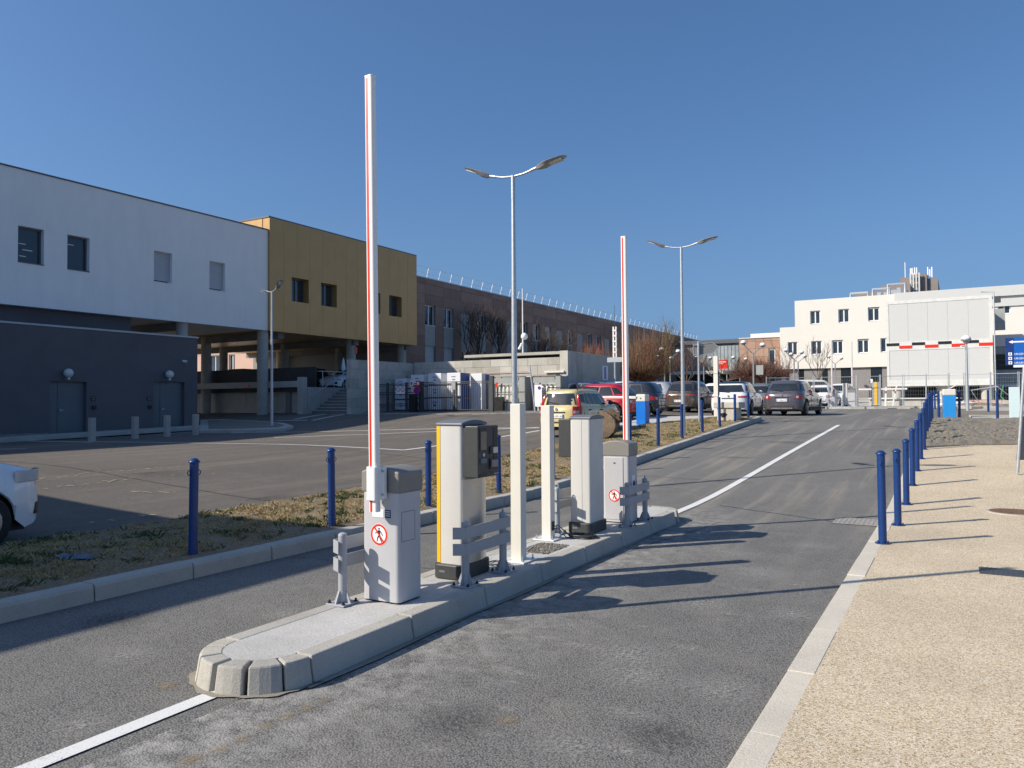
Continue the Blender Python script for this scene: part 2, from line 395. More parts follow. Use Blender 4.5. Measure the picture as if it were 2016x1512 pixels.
def sheet(name, A, B, n, m, off, mat, skirt=0, rough=0, **kw):
    """surface between two polylines A and B, n steps along, m across, laid off metres above the terrain"""
    def along(P, t):
        t *= len(P)-1; i = min(int(t), len(P)-2); f = t-i
        return (P[i][0]+(P[i+1][0]-P[i][0])*f, P[i][1]+(P[i+1][1]-P[i][1])*f)
    b = MB()
    for i in range(n+1):
        a, c = along(A, i/n), along(B, i/n)
        for j in range(m+1):
            x, y = a[0]+(c[0]-a[0])*j/m, a[1]+(c[1]-a[1])*j/m
            h = off
            if rough and 0 < j < m and 0 < i < n: h += rough*(mnoise.noise(Vector((x*2.1, y*2.1, 3)))*.6+mnoise.noise(Vector((x*7, y*7, 1)))*.4 + .35)
            b.v.append((x, y, zg(x, y)+h))
    b.f = [(i*(m+1)+j, i*(m+1)+j+1, (i+1)*(m+1)+j+1, (i+1)*(m+1)+j) for i in range(n) for j in range(m)]
    ring = [j for j in range(m+1)]+[(i*(m+1)+m) for i in range(1, n+1)]+[n*(m+1)+j for j in range(m-1, -1, -1)]+[i*(m+1) for i in range(n-1, 0, -1)]
    if skirt:
        o = len(b.v); b.v += [(b.v[i][0], b.v[i][1], b.v[i][2]-skirt) for i in ring]; k = len(ring)
        b.f += [(ring[i], o+i, o+(i+1) % k, ring[(i+1) % k]) for i in range(k)]
    b.mi = [0]*len(b.f)
    return b.build(name, mat, fix=True, smooth=50, **kw)

def strip(name, p, q, w, off=.008, mat=None, parent=None, step=1.0):
    """painted stripe from p to q draped on the terrain"""
    L = math.hypot(q[0]-p[0], q[1]-p[1]); n = max(1, int(L/step)); dx, dy = (q[0]-p[0])/L, (q[1]-p[1])/L; nxx, nyy = -dy*w/2, dx*w/2
    b = MB()
    for i in range(n+1):
        x, y = p[0]+(q[0]-p[0])*i/n, p[1]+(q[1]-p[1])*i/n
        for s in (1, -1): b.v.append((x+nxx*s, y+nyy*s, zg(x+nxx*s, y+nyy*s)+off))
    b.f = [(2*i, 2*i+1, 2*i+3, 2*i+2) for i in range(n)]; b.mi = [0]*n
    return b.build(name, mat or LINE, parent, fix=True)

# verge between the lanes and the car park
VX0, VX1, VYE = -6.72, -9.6, 31.0
def vb(y): return interp(y, [(-4, -9.3), (6, -9.3), (12, -9.7), (20, -9.9), (26, -9.8), (29, -9.0), (30.6, -7.6)])
ys = [-4+i*(30.8+4)/60 for i in range(61)]
verge = sheet('verge', [(VX0-.005, y) for y in ys], [(vb(y), y) for y in ys], 340, 30, .14, SOIL, skirt=.16, rough=.05); tag(verge, kind='structure')
# sidewalk of beige aggregate
farx = [(-.93, 21.3), (.2, 22.3), (2.2, 23.0), (6.5, 24.3)]
A = [(-.785, -4+i*1.0) for i in range(26)]; B = [(interp(a[1], [(-4, 3.2), (7, 4.2), (10.5, 4.45), (13, 4.6), (16, 4.7), (19, 5.5), (21, 8.5)]), a[1]) for a in A]
walk = sheet('sidewalk', A, B, 100, 16, .035, BEIGE, skirt=.06); tag(walk, kind='structure')
walk2 = sheet('sidewalk', [(-.78, 21.0), (.2, 21.0), (2.2, 21.0), (8.5, 21.0)], farx[:3]+[(8.5, 24.5)], 24, 8, .0352, BEIGE, skirt=.05); tag(walk2, kind='structure')
soil = sheet('bare_soil', [(-.9, 21.6), (.2, 22.32), (2.2, 23.05), (8.5, 24.6), (14, 26)], [(-1.3, 30.5), (.2, 31), (2.2, 31.2), (8.5, 31.4), (14, 31.5)], 120, 90, .06, CLOD, skirt=.1, rough=.13); tag(soil, kind='structure')
soil2 = sheet('bare_soil', [(4.72, 12.5), (4.85, 16), (5.7, 19), (8.7, 20.9)], [(12, 12.5), (12, 16), (12, 19), (12, 20.9)], 40, 40, .06, CLOD, skirt=.1, rough=.1); tag(soil2, kind='structure')
CONCK = mat_concrete('pale_kerb_concrete', (.60, .55, .465), .12, .25, 60)
# kerb of the verge, one metre stones, joints open
def kerb_run(name, pts, w, h, mat, n0=1, prof=None, gap=.012, base=-.15, parent=None):
    """row of kerb stones whose road face starts on pts and whose body lies to its left by w"""
    root = parent or thing(name, None, None, (pts[0][0], pts[0][1], zg(*pts[0])), kind='structure')
    for i in range(len(pts)-1):
        (ax, ay), (bx, by) = pts[i], pts[i+1]; L = math.hypot(bx-ax, by-ay); dx, dy = (bx-ax)/L, (by-ay)/L; lx, ly = -dy, dx
        pr = prof or [(0, base), (.01, h-.03), (.03, h), (w, h), (w, base)]
        b = MB(); vs = []
        jig = random.uniform(-.004, .004)
        for t, (x, y) in ((gap/2, (ax, ay)), (L-gap/2, (ax, ay))):
            for o, z in pr:
                px, py = x+dx*t+lx*o, y+dy*t+ly*o
                vs.append((px, py, zg(px, py)+z+(jig if z > 0 else 0)))
        k = len(pr)
        b.add(vs, [tuple(range(k)), tuple(range(2*k-1, k-1, -1))]+[(j, k+j, k+(j+1) % k, (j+1) % k) for j in range(k)])
        b.build('kerb_stone', mat, root, bevel=.004, seg=1, fix=True)
    return root
kerb_run('verge_kerb', [(-6.50, -3+i) for i in range(34)]+[(-6.52, 30.6), (-6.8, 31.1), (-7.3, 31.2)], .20, .155, CONC)
kerb_run('sidewalk_kerb', [(-.935, y) for y in range(23, -5, -1)], .14, .030, CONCK, prof=[(0, -.1), (0, .036), (.16, .036), (.16, -.1)], gap=.006)
kerb_run('verge_edging', [(vb(y)-.06, y) for y in [30, 29, 28, 27, 26, 25, 24, 23, 22, 21, 20, 19, 18, 17, 16, 15, 14, 13, 12, 11, 10, 9, 8, 7, 6, 5, 4, 3, 2, 1, 0, -1, -2]], -.06, .11, CONCL, prof=[(0, -.1), (0, .11), (.06, .11), (.06, -.1)], gap=.005)
kerb_run('path_edging', [(4.80, 12.4), (4.86, 13.4), (4.92, 14.4), (4.98, 15.4), (5.1, 16.4), (5.35, 17.4), (5.8, 18.4), (6.6, 19.3), (7.7, 20.2), (8.8, 20.9)], .10, .07, CONCL)
# lane lines
ml = thing('lane_markings', None, None, (-3.7, 8, 0), kind='structure')
strip('centre_line', (-3.78, -3), (-3.80, 3.1), .115, mat=LINE, parent=ml)
strip('centre_line', (-3.74, 11.35), (-3.52, 28.6), .13, mat=LINE, parent=ml)
# car park lines
cp = thing('car_park_markings', None, None, (-16, 14, 0), kind='structure')
for a, b_, w in (((45, 868), (795, 886.5), .12), ((795, 886.5), (1062, 848), .12), ((455, 853), (1062, 843), .12), ((540, 862), (1062, 842), .12),
                 ((100, 866), (380, 851), .12), ((12, 868), (180, 871.5), .12), ((-60, 886), (52, 884), .12)):
    strip('bay_line', gp(*a), gp(*b_), w, mat=LINE, parent=cp)
for i in range(15):
    x = 545+i*35
    y0 = interp(x, [(540, 829), (640, 821), (800, 820), (1100, 820)])
    strip('hatch_line', gp(x, y0), gp(x+interp(x, [(540, 60), (800, 66)]), y0-6.5), .18, off=.012, mat=LINE, parent=cp)
zl = thing('loading_bay_line', None, None, (-15, 26, 0), kind='structure')
strip('bay_line', (-10.7, 30.7), (-14.5, 29.2), .12, mat=LINE, parent=zl)
strip('bay_line', (-13, 31.4), (-10, 31.2), .12, mat=LINE, parent=zl)
# pad of the blue barrier
def slab(name, poly, h, mat, kind='structure', base=-.1):
    b = MB(); vs = [(x, y, zg(x, y)+h) for x, y in poly]+[(x, y, zg(x, y)+base) for x, y in poly]; n = len(poly)
    b.add(vs, [tuple(range(n)), tuple(range(2*n-1, n-1, -1))]+[(i, n+i, n+(i+1) % n, (i+1) % n) for i in range(n)])
    return tag(b.build(name, mat, fix=True, bevel=.01, seg=1), kind=kind)
slab('concrete_pad', [(-9.5, 27.5), (-8.6, 30.6), (-8.0, 31.6), (-9.4, 31.6), (-10.9, 30.2), (-10.9, 25.6), (-10.0, 25.6)], .13, CONCL)
isl = [gp(*p) for p in ((392, 853), (480, 852), (560, 849), (578, 844), (560, 838), (500, 833), (440, 830), (395, 831))]
slab('rubble_island', isl, .12, CONC)
cx_ = sum(p[0] for p in isl)/8; cy_ = sum(p[1] for p in isl)/8
slab('rubble_fill', [(cx_+(x-cx_)*.82, cy_+(y-cy_)*.82) for x, y in isl], .135, CLOD)
slab('annex_pavement', [(-29, 9), (-27.9, 9), (-27.6, 24.4), (-29, 24.4)], .05, CONC)
slab('far_pavement', [(-12, 56), (-12, 53.9), (6, 53.9), (30, 56), (30, 90), (-12, 90)], .10, CONC)
slab('soil_bank', [(-.3, 37), (0, 35), (5, 36), (6, 40), (-.3, 41)], .10, CLOD)
slab('near_pavement', [(.5, 32.6), (14, 34), (30, 36), (30, 53), (2, 53), (.2, 41)], .07, CONC)
# island between the lanes
IX0, IX1, IY0, IY1, IH = -4.22, -3.44, 3.48, 10.55, .165
ICX = (IX0+IX1)/2; IR = (IX1-IX0)/2
def island_pt(a, r): return ICX+r*cos(a), IY0+r*sin(a)
zi = lambda x, y: zg(x, y)
top = [(ICX+(IR-.13)*cos(a), IY0+(IR-.13)*sin(a)) for a in [pi+pi*i/14 for i in range(15)]]+[(ICX+(IR-.13)*cos(a), IY1+(IR-.13)*sin(a)) for a in [pi*i/10 for i in range(11)]]
b = MB(); b.prism(top, -.1, IH-.004)
island = b.build('island', CONCL, fix=True); tag(island, kind='structure')
def isl_stone(poly_top, poly_bot, mat, joint=None):
    b = MB(); n = len(poly_top); b.add([(x, y, IH) for x, y in poly_top]+[(x, y, -.1) for x, y in poly_bot], [tuple(range(n)), tuple(range(2*n-1, n-1, -1))]+[(i, n+i, n+(i+1) % n, (i+1) % n) for i in range(n)])
    return b.build('kerb_stone', mat, island, bevel=.012, fix=True)
FL = .045
for s in (1, -1):
    x_out = ICX+s*IR; x_in = ICX+s*(IR-.135); yy = IY0
    for L in (1.0,)*7:
        y1 = min(yy+L, IY1); 
        if y1-yy < .1: break
        isl_stone([(x_in, yy+.006), (x_out, yy+.006), (x_out, y1-.006), (x_in, y1-.006)], [(x_in, yy+.006), (x_out+s*FL, yy+.006), (x_out+s*FL, y1-.006), (x_in, y1-.006)], CONC); yy = y1
def wedge(cy, a0, a1, gap, mat):
    ga = gap/IR/2; pts = lambda r: [(ICX+r*cos(a), cy+r*sin(a)) for a in [a0+ga+(a1-a0-2*ga)*i/3 for i in range(4)]]
    inn = [(ICX+(IR-.135)*cos(a), cy+(IR-.135)*sin(a)) for a in [a1-ga-(a1-a0-2*ga)*i/3 for i in range(4)]]
    isl_stone(pts(IR)+inn, pts(IR+FL)+inn, mat)
cuts = [pi, pi+.50, pi+1.02, pi+1.57, pi+2.13, pi+2.66, 2*pi]
for i in range(6): wedge(IY0, cuts[i], cuts[i+1], [.012, .012, .035, .04, .014, .012][i], [CONCN, CONCN, CONC, CONC, CONC, CONC][i])
for i in range(5): wedge(IY1, pi*i/5, pi*(i+1)/5, .012, CONC)
# mortar smear around the nose, gravel pit in the island
sm_o = [(ICX+(IR+.062+.012*sin(7*a)+.010*sin(17*a))*cos(a), IY0+(IR+.062+.012*sin(7*a)+.010*sin(17*a))*sin(a)) for a in [pi-.1+(pi+.2)*i/72 for i in range(73)]]
sm_i = [(ICX+(IR+.02)*cos(a), IY0+(IR+.02)*sin(a)) for a in [pi-.1+(pi+.2)*i/24 for i in range(25)]]
tag(sheet('mortar_smear', sm_o, sm_i, 24, 1, .009, MORTAR), kind='structure')
tag(sheet('mortar_smear', [(IX1+.075+.02*sin(i*1.7), 3.4+i*.6) for i in range(12)], [(IX1+.02, 3.4+i*.6) for i in range(12)], 44, 1, .009, MORTAR), kind='structure')
gpit = MB()
for i in range(700):
    x, y = random.uniform(-3.97, -3.62), random.uniform(6.95, 7.5); r = random.uniform(.006, .013)
    gpit.sphere((x, y, IH+.001), r, 5, 3, (1, random.uniform(.7, 1.3), .7))
tag(gpit.build('gravel_patch', M('gravel', (.17, .155, .13), .95, var=.35, scale=12)), kind='stuff')

# grass and straw on the verge
def blades(name, n, mats, region, hmin, hmax, dens, cat=None, seed=1, off=.15):
    rnd = random.Random(seed); b = MB(); cnt = 0
    while cnt < n:
        x, y = region(rnd); d = dens(x, y)
        if rnd.random() > d: continue
        k = rnd.randint(3, 7); h0 = rnd.uniform(hmin, hmax); b.cur = rnd.choice(range(len(mats)))
        for i in range(k):
            bx, by = x+rnd.gauss(0, .025), y+rnd.gauss(0, .025); z = zg(bx, by)+off; a = rnd.uniform(0, 2*pi); l = h0*rnd.uniform(.5, 1.2); w = rnd.uniform(.003, .006)
            lean = l*rnd.uniform(.3, 1.1); ca, sa = cos(a), sin(a)
            b.add([(bx-sa*w, by+ca*w, z), (bx+sa*w, by-ca*w, z), (bx+ca*lean*.45, by+sa*lean*.45, z+l*.7), (bx+ca*lean, by+sa*lean, z+l*.85)], [(0, 1, 2), (0, 2, 3)])
        cnt += 1
    return tag(b.build(name, mats), kind='stuff')
G1 = M('grass_green', (.035, .075, .018), .8, var=.3, world=True); G2 = M('grass_olive', (.09, .105, .03), .8, var=.3, world=True); G3 = M('straw', (.45, .35, .18), .9, var=.3, world=True); G4 = M('straw_brown', (.28, .20, .10), .9, var=.3, world=True)
def reg(r):
    y = -1+31.3*r.random()**1.5; e = vb(y); return e+.08+(VX0-.12-e-.08)*r.random(), y
nz = lambda x, y, s, o: mnoise.noise(Vector((x*s, y*s, o)))
blades('grass', 5000, [G1, G1, G2], reg, .025, .075, lambda x, y: max(.02, min(1, nz(x, y, 1.3, 5)*1.6+nz(x, y, 5, 2)*1.6-.30)), seed=3)
blades('dry_grass', 26000, [G3, G4, G3, G3], reg, .02, .05, lambda x, y: max(0.05, min(1, .5+nz(x, y, 1.1, 9)*1.3+nz(x, y, 4.5, 4)*.9)), seed=4)
cl = MB(); rr = random.Random(5)
for i in range(4000):
    x, y = reg(rr); r = rr.uniform(.008, .028); cl.sphere((x, y, zg(x, y)+.155), r, 5, 3, (1, rr.uniform(.6, 1.5), .6))
tag(cl.build('soil_clods', SOIL), kind='stuff')
cl = MB()
for i in range(3800):
    x, y = rr.uniform(-.8, 9), rr.uniform(22.3, 31)
    if y < 22.4+max(0, x)*.27: continue
    r = rr.uniform(.02, .075)*(1 if y < 27 else .8); cl.sphere((x, y, zg(x, y)+.085), r, 6, 4, (1, rr.uniform(.6, 1.5), .65))
tag(cl.build('soil_clods', CLOD), kind='stuff')

# covers and drain
def cover_round(x, y):
    z = zg(x, y)+.035; t = thing('manhole_cover', 'round rusty iron manhole cover set in the beige sidewalk', 'manhole cover', (x, y, z))
    MB().cyl(x, y, z-.03, z+.006, .36, n=40).build('rim', CONC, t)
    b = MB().cyl(x, y, z-.03, z+.011, .32, n=36); 
    for i in range(-4, 5):
        for j in range(-4, 5):
            if i*i+j*j < 17: b.cbox((x+i*.065, y+j*.065, z+.013), (.04, .02, .006) if (i+j) % 2 else (.02, .04, .006))
    b.build('lid', RUST, t)
cx, cy = gp(1998, 1008, .035); cover_round(cx, cy)
cx, cy = gp(1995, 1129, .035); z = zg(cx, cy)+.035
t = thing('cover_plate', 'dark rectangular ribbed cover plate lying in the beige sidewalk at the right edge', 'cover plate', (cx, cy, z))
MB().box(cx-.28, cx+.28, cy-.16, cy+.16, z-.02, z+.008).build('plate', DGREY, t)
b = MB(); [b.box(cx-.26+i*.04, cx-.245+i*.04, cy-.15, cy+.15, z+.008, z+.012) for i in range(13)]; b.build('rib', DGREY, t)
t = thing('drain_grate', 'square perforated iron drain grate in the road beside the pale kerb', 'drain', (-1.2, 11.75, .0))
b = MB(); x0, x1, y0, y1 = -1.50, -.96, 11.45, 12.0
dz = zg(-1.2, 11.75)+.006; nxh, nyh = 9, 8; wx = (x1-x0)/nxh; wy = (y1-y0)/nyh
for i in range(nxh+1): b.box(x0+i*wx-wx*.2, x0+i*wx+wx*.2, y0, y1, dz-.02, dz+.010)
for j in range(nyh+1): b.box(x0, x1, y0+j*wy-wy*.2, y0+j*wy+wy*.2, dz-.021, dz+.009)
b.build('grid', M('cast_iron', (.30, .29, .27), .7, var=.2, scale=9), t); MB().box(x0-.02, x1+.02, y0-.02, y1+.02, dz-.002, dz+.001).build('shaft', BLACK, t)

# joint between the old and the new asphalt, cracks, stains and specks
jr = random.Random(8)
def wiggle(p, q, w, n, amp, name='asphalt_joint', mat=None):
    b = MB(); L = math.hypot(q[0]-p[0], q[1]-p[1]); dx, dy = (q[0]-p[0])/L, (q[1]-p[1])/L; o = 0
    for i in range(n+1):
        o += jr.uniform(-amp, amp); o *= .85; ww = w*jr.uniform(.5, 1.2)/2
        x, y = p[0]+(q[0]-p[0])*i/n-dy*o, p[1]+(q[1]-p[1])*i/n+dx*o
        for s in (1, -1): b.v.append((x-dy*ww*s, y+dx*ww*s, zg(x, y)+.0055))
    b.f = [(2*i, 2*i+1, 2*i+3, 2*i+2) for i in range(n)]; b.mi = [0]*n
    return tag(b.build(name, mat or M('bitumen', (.045, .045, .047), .8), fix=True), kind='structure')
wiggle((-3.35, 12.5), (-1.5, 11.62), .022, 40, .012)
wiggle((-6.4, 15.5), (-3.4, 15.1), .02, 40, .012); wiggle((-6.4, 24.2), (-1.0, 23.8), .03, 60, .02); wiggle((-6.4, 6.2), (-4.3, 6.5), .012, 30, .015); wiggle((-3.3, 7.9), (-2.9, 10.9), .010, 40, .01)
wiggle((-9.8, 16), (-27, 17.5), .03, 120, .02); wiggle((-9.8, 9.5), (-24, 9.0), .03, 100, .02)
def mat_stain(name, col, dens):
    m, nt, p = new_mat(name); v = coords(nt, True); n = noise(nt, v, 34, 8, .85); p.inputs['Base Color'].default_value = (*col, 1); p.inputs['Roughness'].default_value = .95
    g = N(nt, 'ShaderNodeTexCoord').outputs['Generated']; mp = N(nt, 'ShaderNodeMapping'); mp.inputs['Location'].default_value = (-1, -1, 0); mp.inputs['Scale'].default_value = (2, 2, 0); nt.links.new(g, mp.inputs[0])
    gr = N(nt, 'ShaderNodeTexGradient', gradient_type='SPHERICAL'); nt.links.new(mp.outputs[0], gr.inputs[0])
    a = N(nt, 'ShaderNodeMath', operation='MULTIPLY'); nt.links.new(gr.outputs['Fac'], a.inputs[0]); nt.links.new(ramp(nt, n, [(.44, 0.0), (.62, dens)]), a.inputs[1])
    a2 = N(nt, 'ShaderNodeMath', operation='MULTIPLY', use_clamp=True); nt.links.new(a.outputs[0], a2.inputs[0]); a2.inputs[1].default_value = 2.2; nt.links.new(a2.outputs[0], p.inputs['Alpha'])
    return m
STN = mat_stain('tan_mud_stain', (.34, .25, .14), .55); STW = mat_stain('chalk_stain', (.42, .41, .385), .42); STD = mat_stain('oil_stain', (.05, .05, .05), .4)
def stain(px, py, rx, ry, m, name='mud_stain'):
    x, y = gp(px, py); b = MB(); z = zg(x, y)+.0048
    b.add([(x-rx, y-ry, z), (x+rx, y-ry, z), (x+rx, y+ry, z), (x-rx, y+ry, z)], [(0, 1, 2, 3)]); tag(b.build(name, m), kind='structure')
for px, py, r in ((378, 1498, .13), (430, 1475, .11), (477, 1456, .10), (521, 1432, .09), (566, 1412, .10), (604, 1396, .09), (640, 1380, .07), (330, 1352, .13), (1000, 1420, .12)): stain(px, py, r*.62, r*.7, STN)
for px, py, r in ((1240, 1290, .45), (1500, 1130, .5), (1440, 1090, .5), (1600, 1075, .4), (1420, 1360, .35), (250, 1290, .3), (1250, 1330, .4), (1560, 1210, .3), (1120, 1470, .25), (560, 1210, .3), (1380, 1190, .4), (160, 1430, .22)): stain(px, py, r, r*.9, STW, 'chalk_stain')
for q in range(60):
    px, py = jr.uniform(300, 1650), jr.uniform(1090, 1500); r = jr.uniform(.05, .16)
    x, y = gp(px, py)
    if x < -3.3 or x > -1.1: continue
    stain(px, py, r*1.5, r*.6, STW, 'chalk_stain')
for px, py, r in ((900, 1420, .3), (1300, 1450, .25), (230, 1220, .35), (520, 980, .6), (300, 930, .8), (1450, 900, .6), (1550, 870, .7)): stain(px, py, r, r, STD, 'oil_stain')
# old yellowish paint specks on the car park
sp = MB()
for (a, c_), n in ((((70, 945), (205, 928)), 26), (((85, 963), (262, 942)), 34), (((205, 930), (360, 917)), 18), (((255, 968), (350, 970)), 14), (((300, 938), (460, 930)), 12), (((120, 1040), (320, 1010)), 10)):
    for i in range(n):
        if jr.random() < .45: continue
        f = i/n; px, py = a[0]+(c_[0]-a[0])*f, a[1]+(c_[1]-a[1])*f+jr.gauss(0, 1.2); x, y = gp(px, py); z = zg(x, y)+.006; l, w = jr.uniform(.02, .07), jr.uniform(.015, .04)
        sp.add([(x-l, y-w, z), (x+l, y-w*.4, z), (x+l*.8, y+w, z), (x-l*.7, y+w*.7, z)], [(0, 1, 2, 3)])
tag(sp.build('paint_specks', M('old_yellow_paint', (.55, .48, .30), .8, var=.2)), kind='stuff')


# ------------------------------------------------------------------ island furniture
def rrect(w, d, r, n=4, cx=0, cy=0):
    pts = []
    for qx, qy, a0 in ((w/2-r, d/2-r, 0), (-w/2+r, d/2-r, pi/2), (-w/2+r, -d/2+r, pi), (w/2-r, -d/2+r, 1.5*pi)):
        pts += [(cx+qx+r*cos(a0+pi/2*i/n), cy+qy+r*sin(a0+pi/2*i/n)) for i in range(n+1)]
    return pts
def sticker(parent, x, z, y, r=.085):
    """pedestrian prohibition roundel on a face whose plane is y, looking towards -y"""
    s = MB().prism([(x+r*1.03*cos(a), z+r*1.03*sin(a)) for a in [2*pi*i/40 for i in range(40)]], y-.0012, y, 'y').build('warning_sticker', SWHITE, parent, local=True)
    b = MB(); n = 40
    vo = [(r*cos(2*pi*i/n)+x, y-.002, z+r*sin(2*pi*i/n)) for i in range(n)]+[(r*.80*cos(2*pi*i/n)+x, y-.002, z+r*.80*sin(2*pi*i/n)) for i in range(n)]
    b.add(vo, [(i, (i+1) % n, n+(i+1) % n, n+i) for i in range(n)]); b.build('red_ring', RED, s, local=True)
    f = MB()
    def limb(p, q, w0, w1, k):
        (ax, az), (bx, bz) = p, q; L = math.hypot(bx-ax, bz-az); nx_, nz_ = -(bz-az)/L, (bx-ax)/L
        f.add([(x+r*(ax+nx_*w0), y-.0026-k*1e-4, z+r*(az+nz_*w0)), (x+r*(ax-nx_*w0), y-.0026-k*1e-4, z+r*(az-nz_*w0)), (x+r*(bx-nx_*w1), y-.0026-k*1e-4, z+r*(bz-nz_*w1)), (x+r*(bx+nx_*w1), y-.0026-k*1e-4, z+r*(bz+nz_*w1))], [(0, 1, 2, 3)])
    f.add([(x+r*.09*cos(a), y-.0025, z+r*(.56+.10*sin(a))) for a in [2*pi*i/14 for i in range(14)]], [tuple(range(14))])
    for k, l in enumerate((((-.02, .42), (.05, -.12), .13, .10), ((-.05, .38), (-.30, .16), .05, .04), ((-.30, .17), (-.50, .12), .04, .035), ((.06, .38), (.30, .17), .05, .04), ((.30, .19), (.42, -.10), .04, .035),
             ((.0, -.08), (-.17, -.32), .07, .05), ((-.17, -.30), (-.25, -.68), .05, .035), ((.06, -.08), (.14, -.38), .07, .05), ((.14, -.36), (.32, -.72), .05, .035))): limb(*l, k)
    f.build('walking_figure', BLACK, s, local=True)
    c = MB(); a = rad(-45-6); dx, dz = cos(a), sin(a); w = .075*r; R = r*.84
    c.add([(x-dx*R-dz*w, y-.004, z-dz*R+dx*w), (x-dx*R+dz*w, y-.004, z-dz*R-dx*w), (x+dx*R+dz*w, y-.004, z+dz*R-dx*w), (x+dx*R-dz*w, y-.004, z+dz*R+dx*w)], [(0, 1, 2, 3)])
    c.build('red_slash', RED, s, local=True)

def arched_cap(w, d, z0, z1, rise, n=10):
    pts = [(-w/2, z0), (w/2, z0), (w/2, z1)]+[(w/2-w*i/n, z1+rise*(1-(1-2*i/n)**2)) for i in range(1, n)]+[(-w/2, z1)]
    return MB().prism(pts, -d/2, d/2, 'y')

def arm(parent, x, y, z0, z1, lean, stripe_x=-.011, w=.078, d=.06):
    """vertical barrier boom, one part with its red stripe as a piece of it"""
    prof = rrect(w, d, .018, 5)
    b = MB(); n = len(prof); L = z1-z0
    b.add([(px, py, 0) for px, py in prof]+[(px, py, L) for px, py in prof], [tuple(range(n))[::-1], tuple(range(n, 2*n))]+[(i, (i+1) % n, n+(i+1) % n, n+i) for i in range(n)])
    o = b.build('boom', WPAINT, parent, local=True, smooth=40); o.location = (x, y, z0); o.rotation_euler = (0, -rad(lean), 0)
    MB().box(stripe_x-.0095, stripe_x+.0095, -d/2-.0015, -d/2+.001, .002, L-.01).build('red_stripe', RED, o, local=True)
    MB().prism(rrect(w+.004, d+.004, .019, 5), L, L+.012).build('end_cap', WPAINT, o, local=True)
    return o

def barrier(label, loc, front=True):
    t = thing('barrier_cabinet', label, 'parking barrier', loc, 'raised boom barriers on the island')
    MB().prism(rrect(.36, .30, .035), .012, .845).build('cabinet', LGREY, t, local=True, smooth=40)
    MB().box(-.165, .165, -.135, .135, 0, .02).build('foot', BLACK, t, local=True)
    c = arched_cap(.372, .312, .845, 1.005, .04); c.build('hood', TAUPE, t, local=True, bevel=.012)
    if front:
        h = MB().box(.183, .1835, -.115, .055, .47, .70); pn = MB()
        for a in ((-.115, -.112, .47, .70), (.052, .055, .47, .70), (-.115, .055, .697, .70), (-.115, .055, .47, .473)): pn.box(.179, .1812, a[0], a[1], a[2], a[3])
        pn.build('hatch_seam', DGREY, t, local=True)
        MB().box(.179, .1806, -.111, .051, .474, .696).build('hatch', LGREY, t, local=True)
        arm(t, .02, -.235, .71, 4.07, .62)
        br = MB().prism(rrect(.098, .105, .02, 3, .02, -.235), .80, 1.055)
        br.box(.02, .085, -.212, -.172, .805, 1.05)
        o = br.build('bracket', WPAINT, t, local=True, bevel=.003)
        for z in (.84, 1.02): MB().tube([(.078, -.222, z), (.078, -.205, z)], .010, 8).build('bolt', GALV, o, local=True)
        MB().tube([(.03, -.20, .93), (.03, -.14, .93)], .04, 14).build('axle', DGREY, t, local=True)
        MB().box(-.075, .035, -.1535, -.150, .655, .715).build('type_plate', SWHITE, t, local=True)
        lb = MB().box(.05, .105, -.1535, -.150, .655, .715).build('code_label', NAVY, t, local=True)
        for z in (.668, .684, .70): MB().box(.055, .10, -.1545, -.1536, z, z+.005).build('label_bar', SWHITE, lb, local=True)
        sticker(t, -.01, .52, -.1505, .082)
    else:
        arm(t, .0, .225, .76, 3.72, .1)
        MB().prism(rrect(.10, .10, .02, 3, 0, .225), .80, 1.03).build('bracket', WPAINT, t, local=True)
        MB().tube([(0, .16, .92), (0, .20, .92)], .04, 14).build('axle', DGREY, t, local=True)
        MB().box(-.15, .10, -.158, -.1505, .04, .83).build('door', LGREY, t, local=True, bevel=.004)
        k = MB(); k.tube([(-.02, -.166, .76), (-.02, -.158, .76)], .008, 8); k.box(-.02, -.005, -.166, -.158, .755, .765); k.build('lock', DGREY, t, local=True)
        MB().box(-.20, -.185, -.05, .05, .15, .78).build('side_rail', CHAR, t, local=True)
        p = MB().box(.1805, .186, -.06, .04, .36, .60).build('sensor_plate', SWHITE, t, local=True)
        MB().box(.186, .192, -.03, .015, .42, .53).build('sensor', BLACK, p, local=True)
        sticker(t, -.02, .345, -.1585, .08)
    return t
b1 = barrier('light grey barrier cabinet with taupe hood and the tallest raised boom, near the island nose', (-3.885, 4.82, IH))
b2 = barrier('light grey barrier cabinet with raised boom at the far end of the island', (-3.775, 9.32, IH), False)

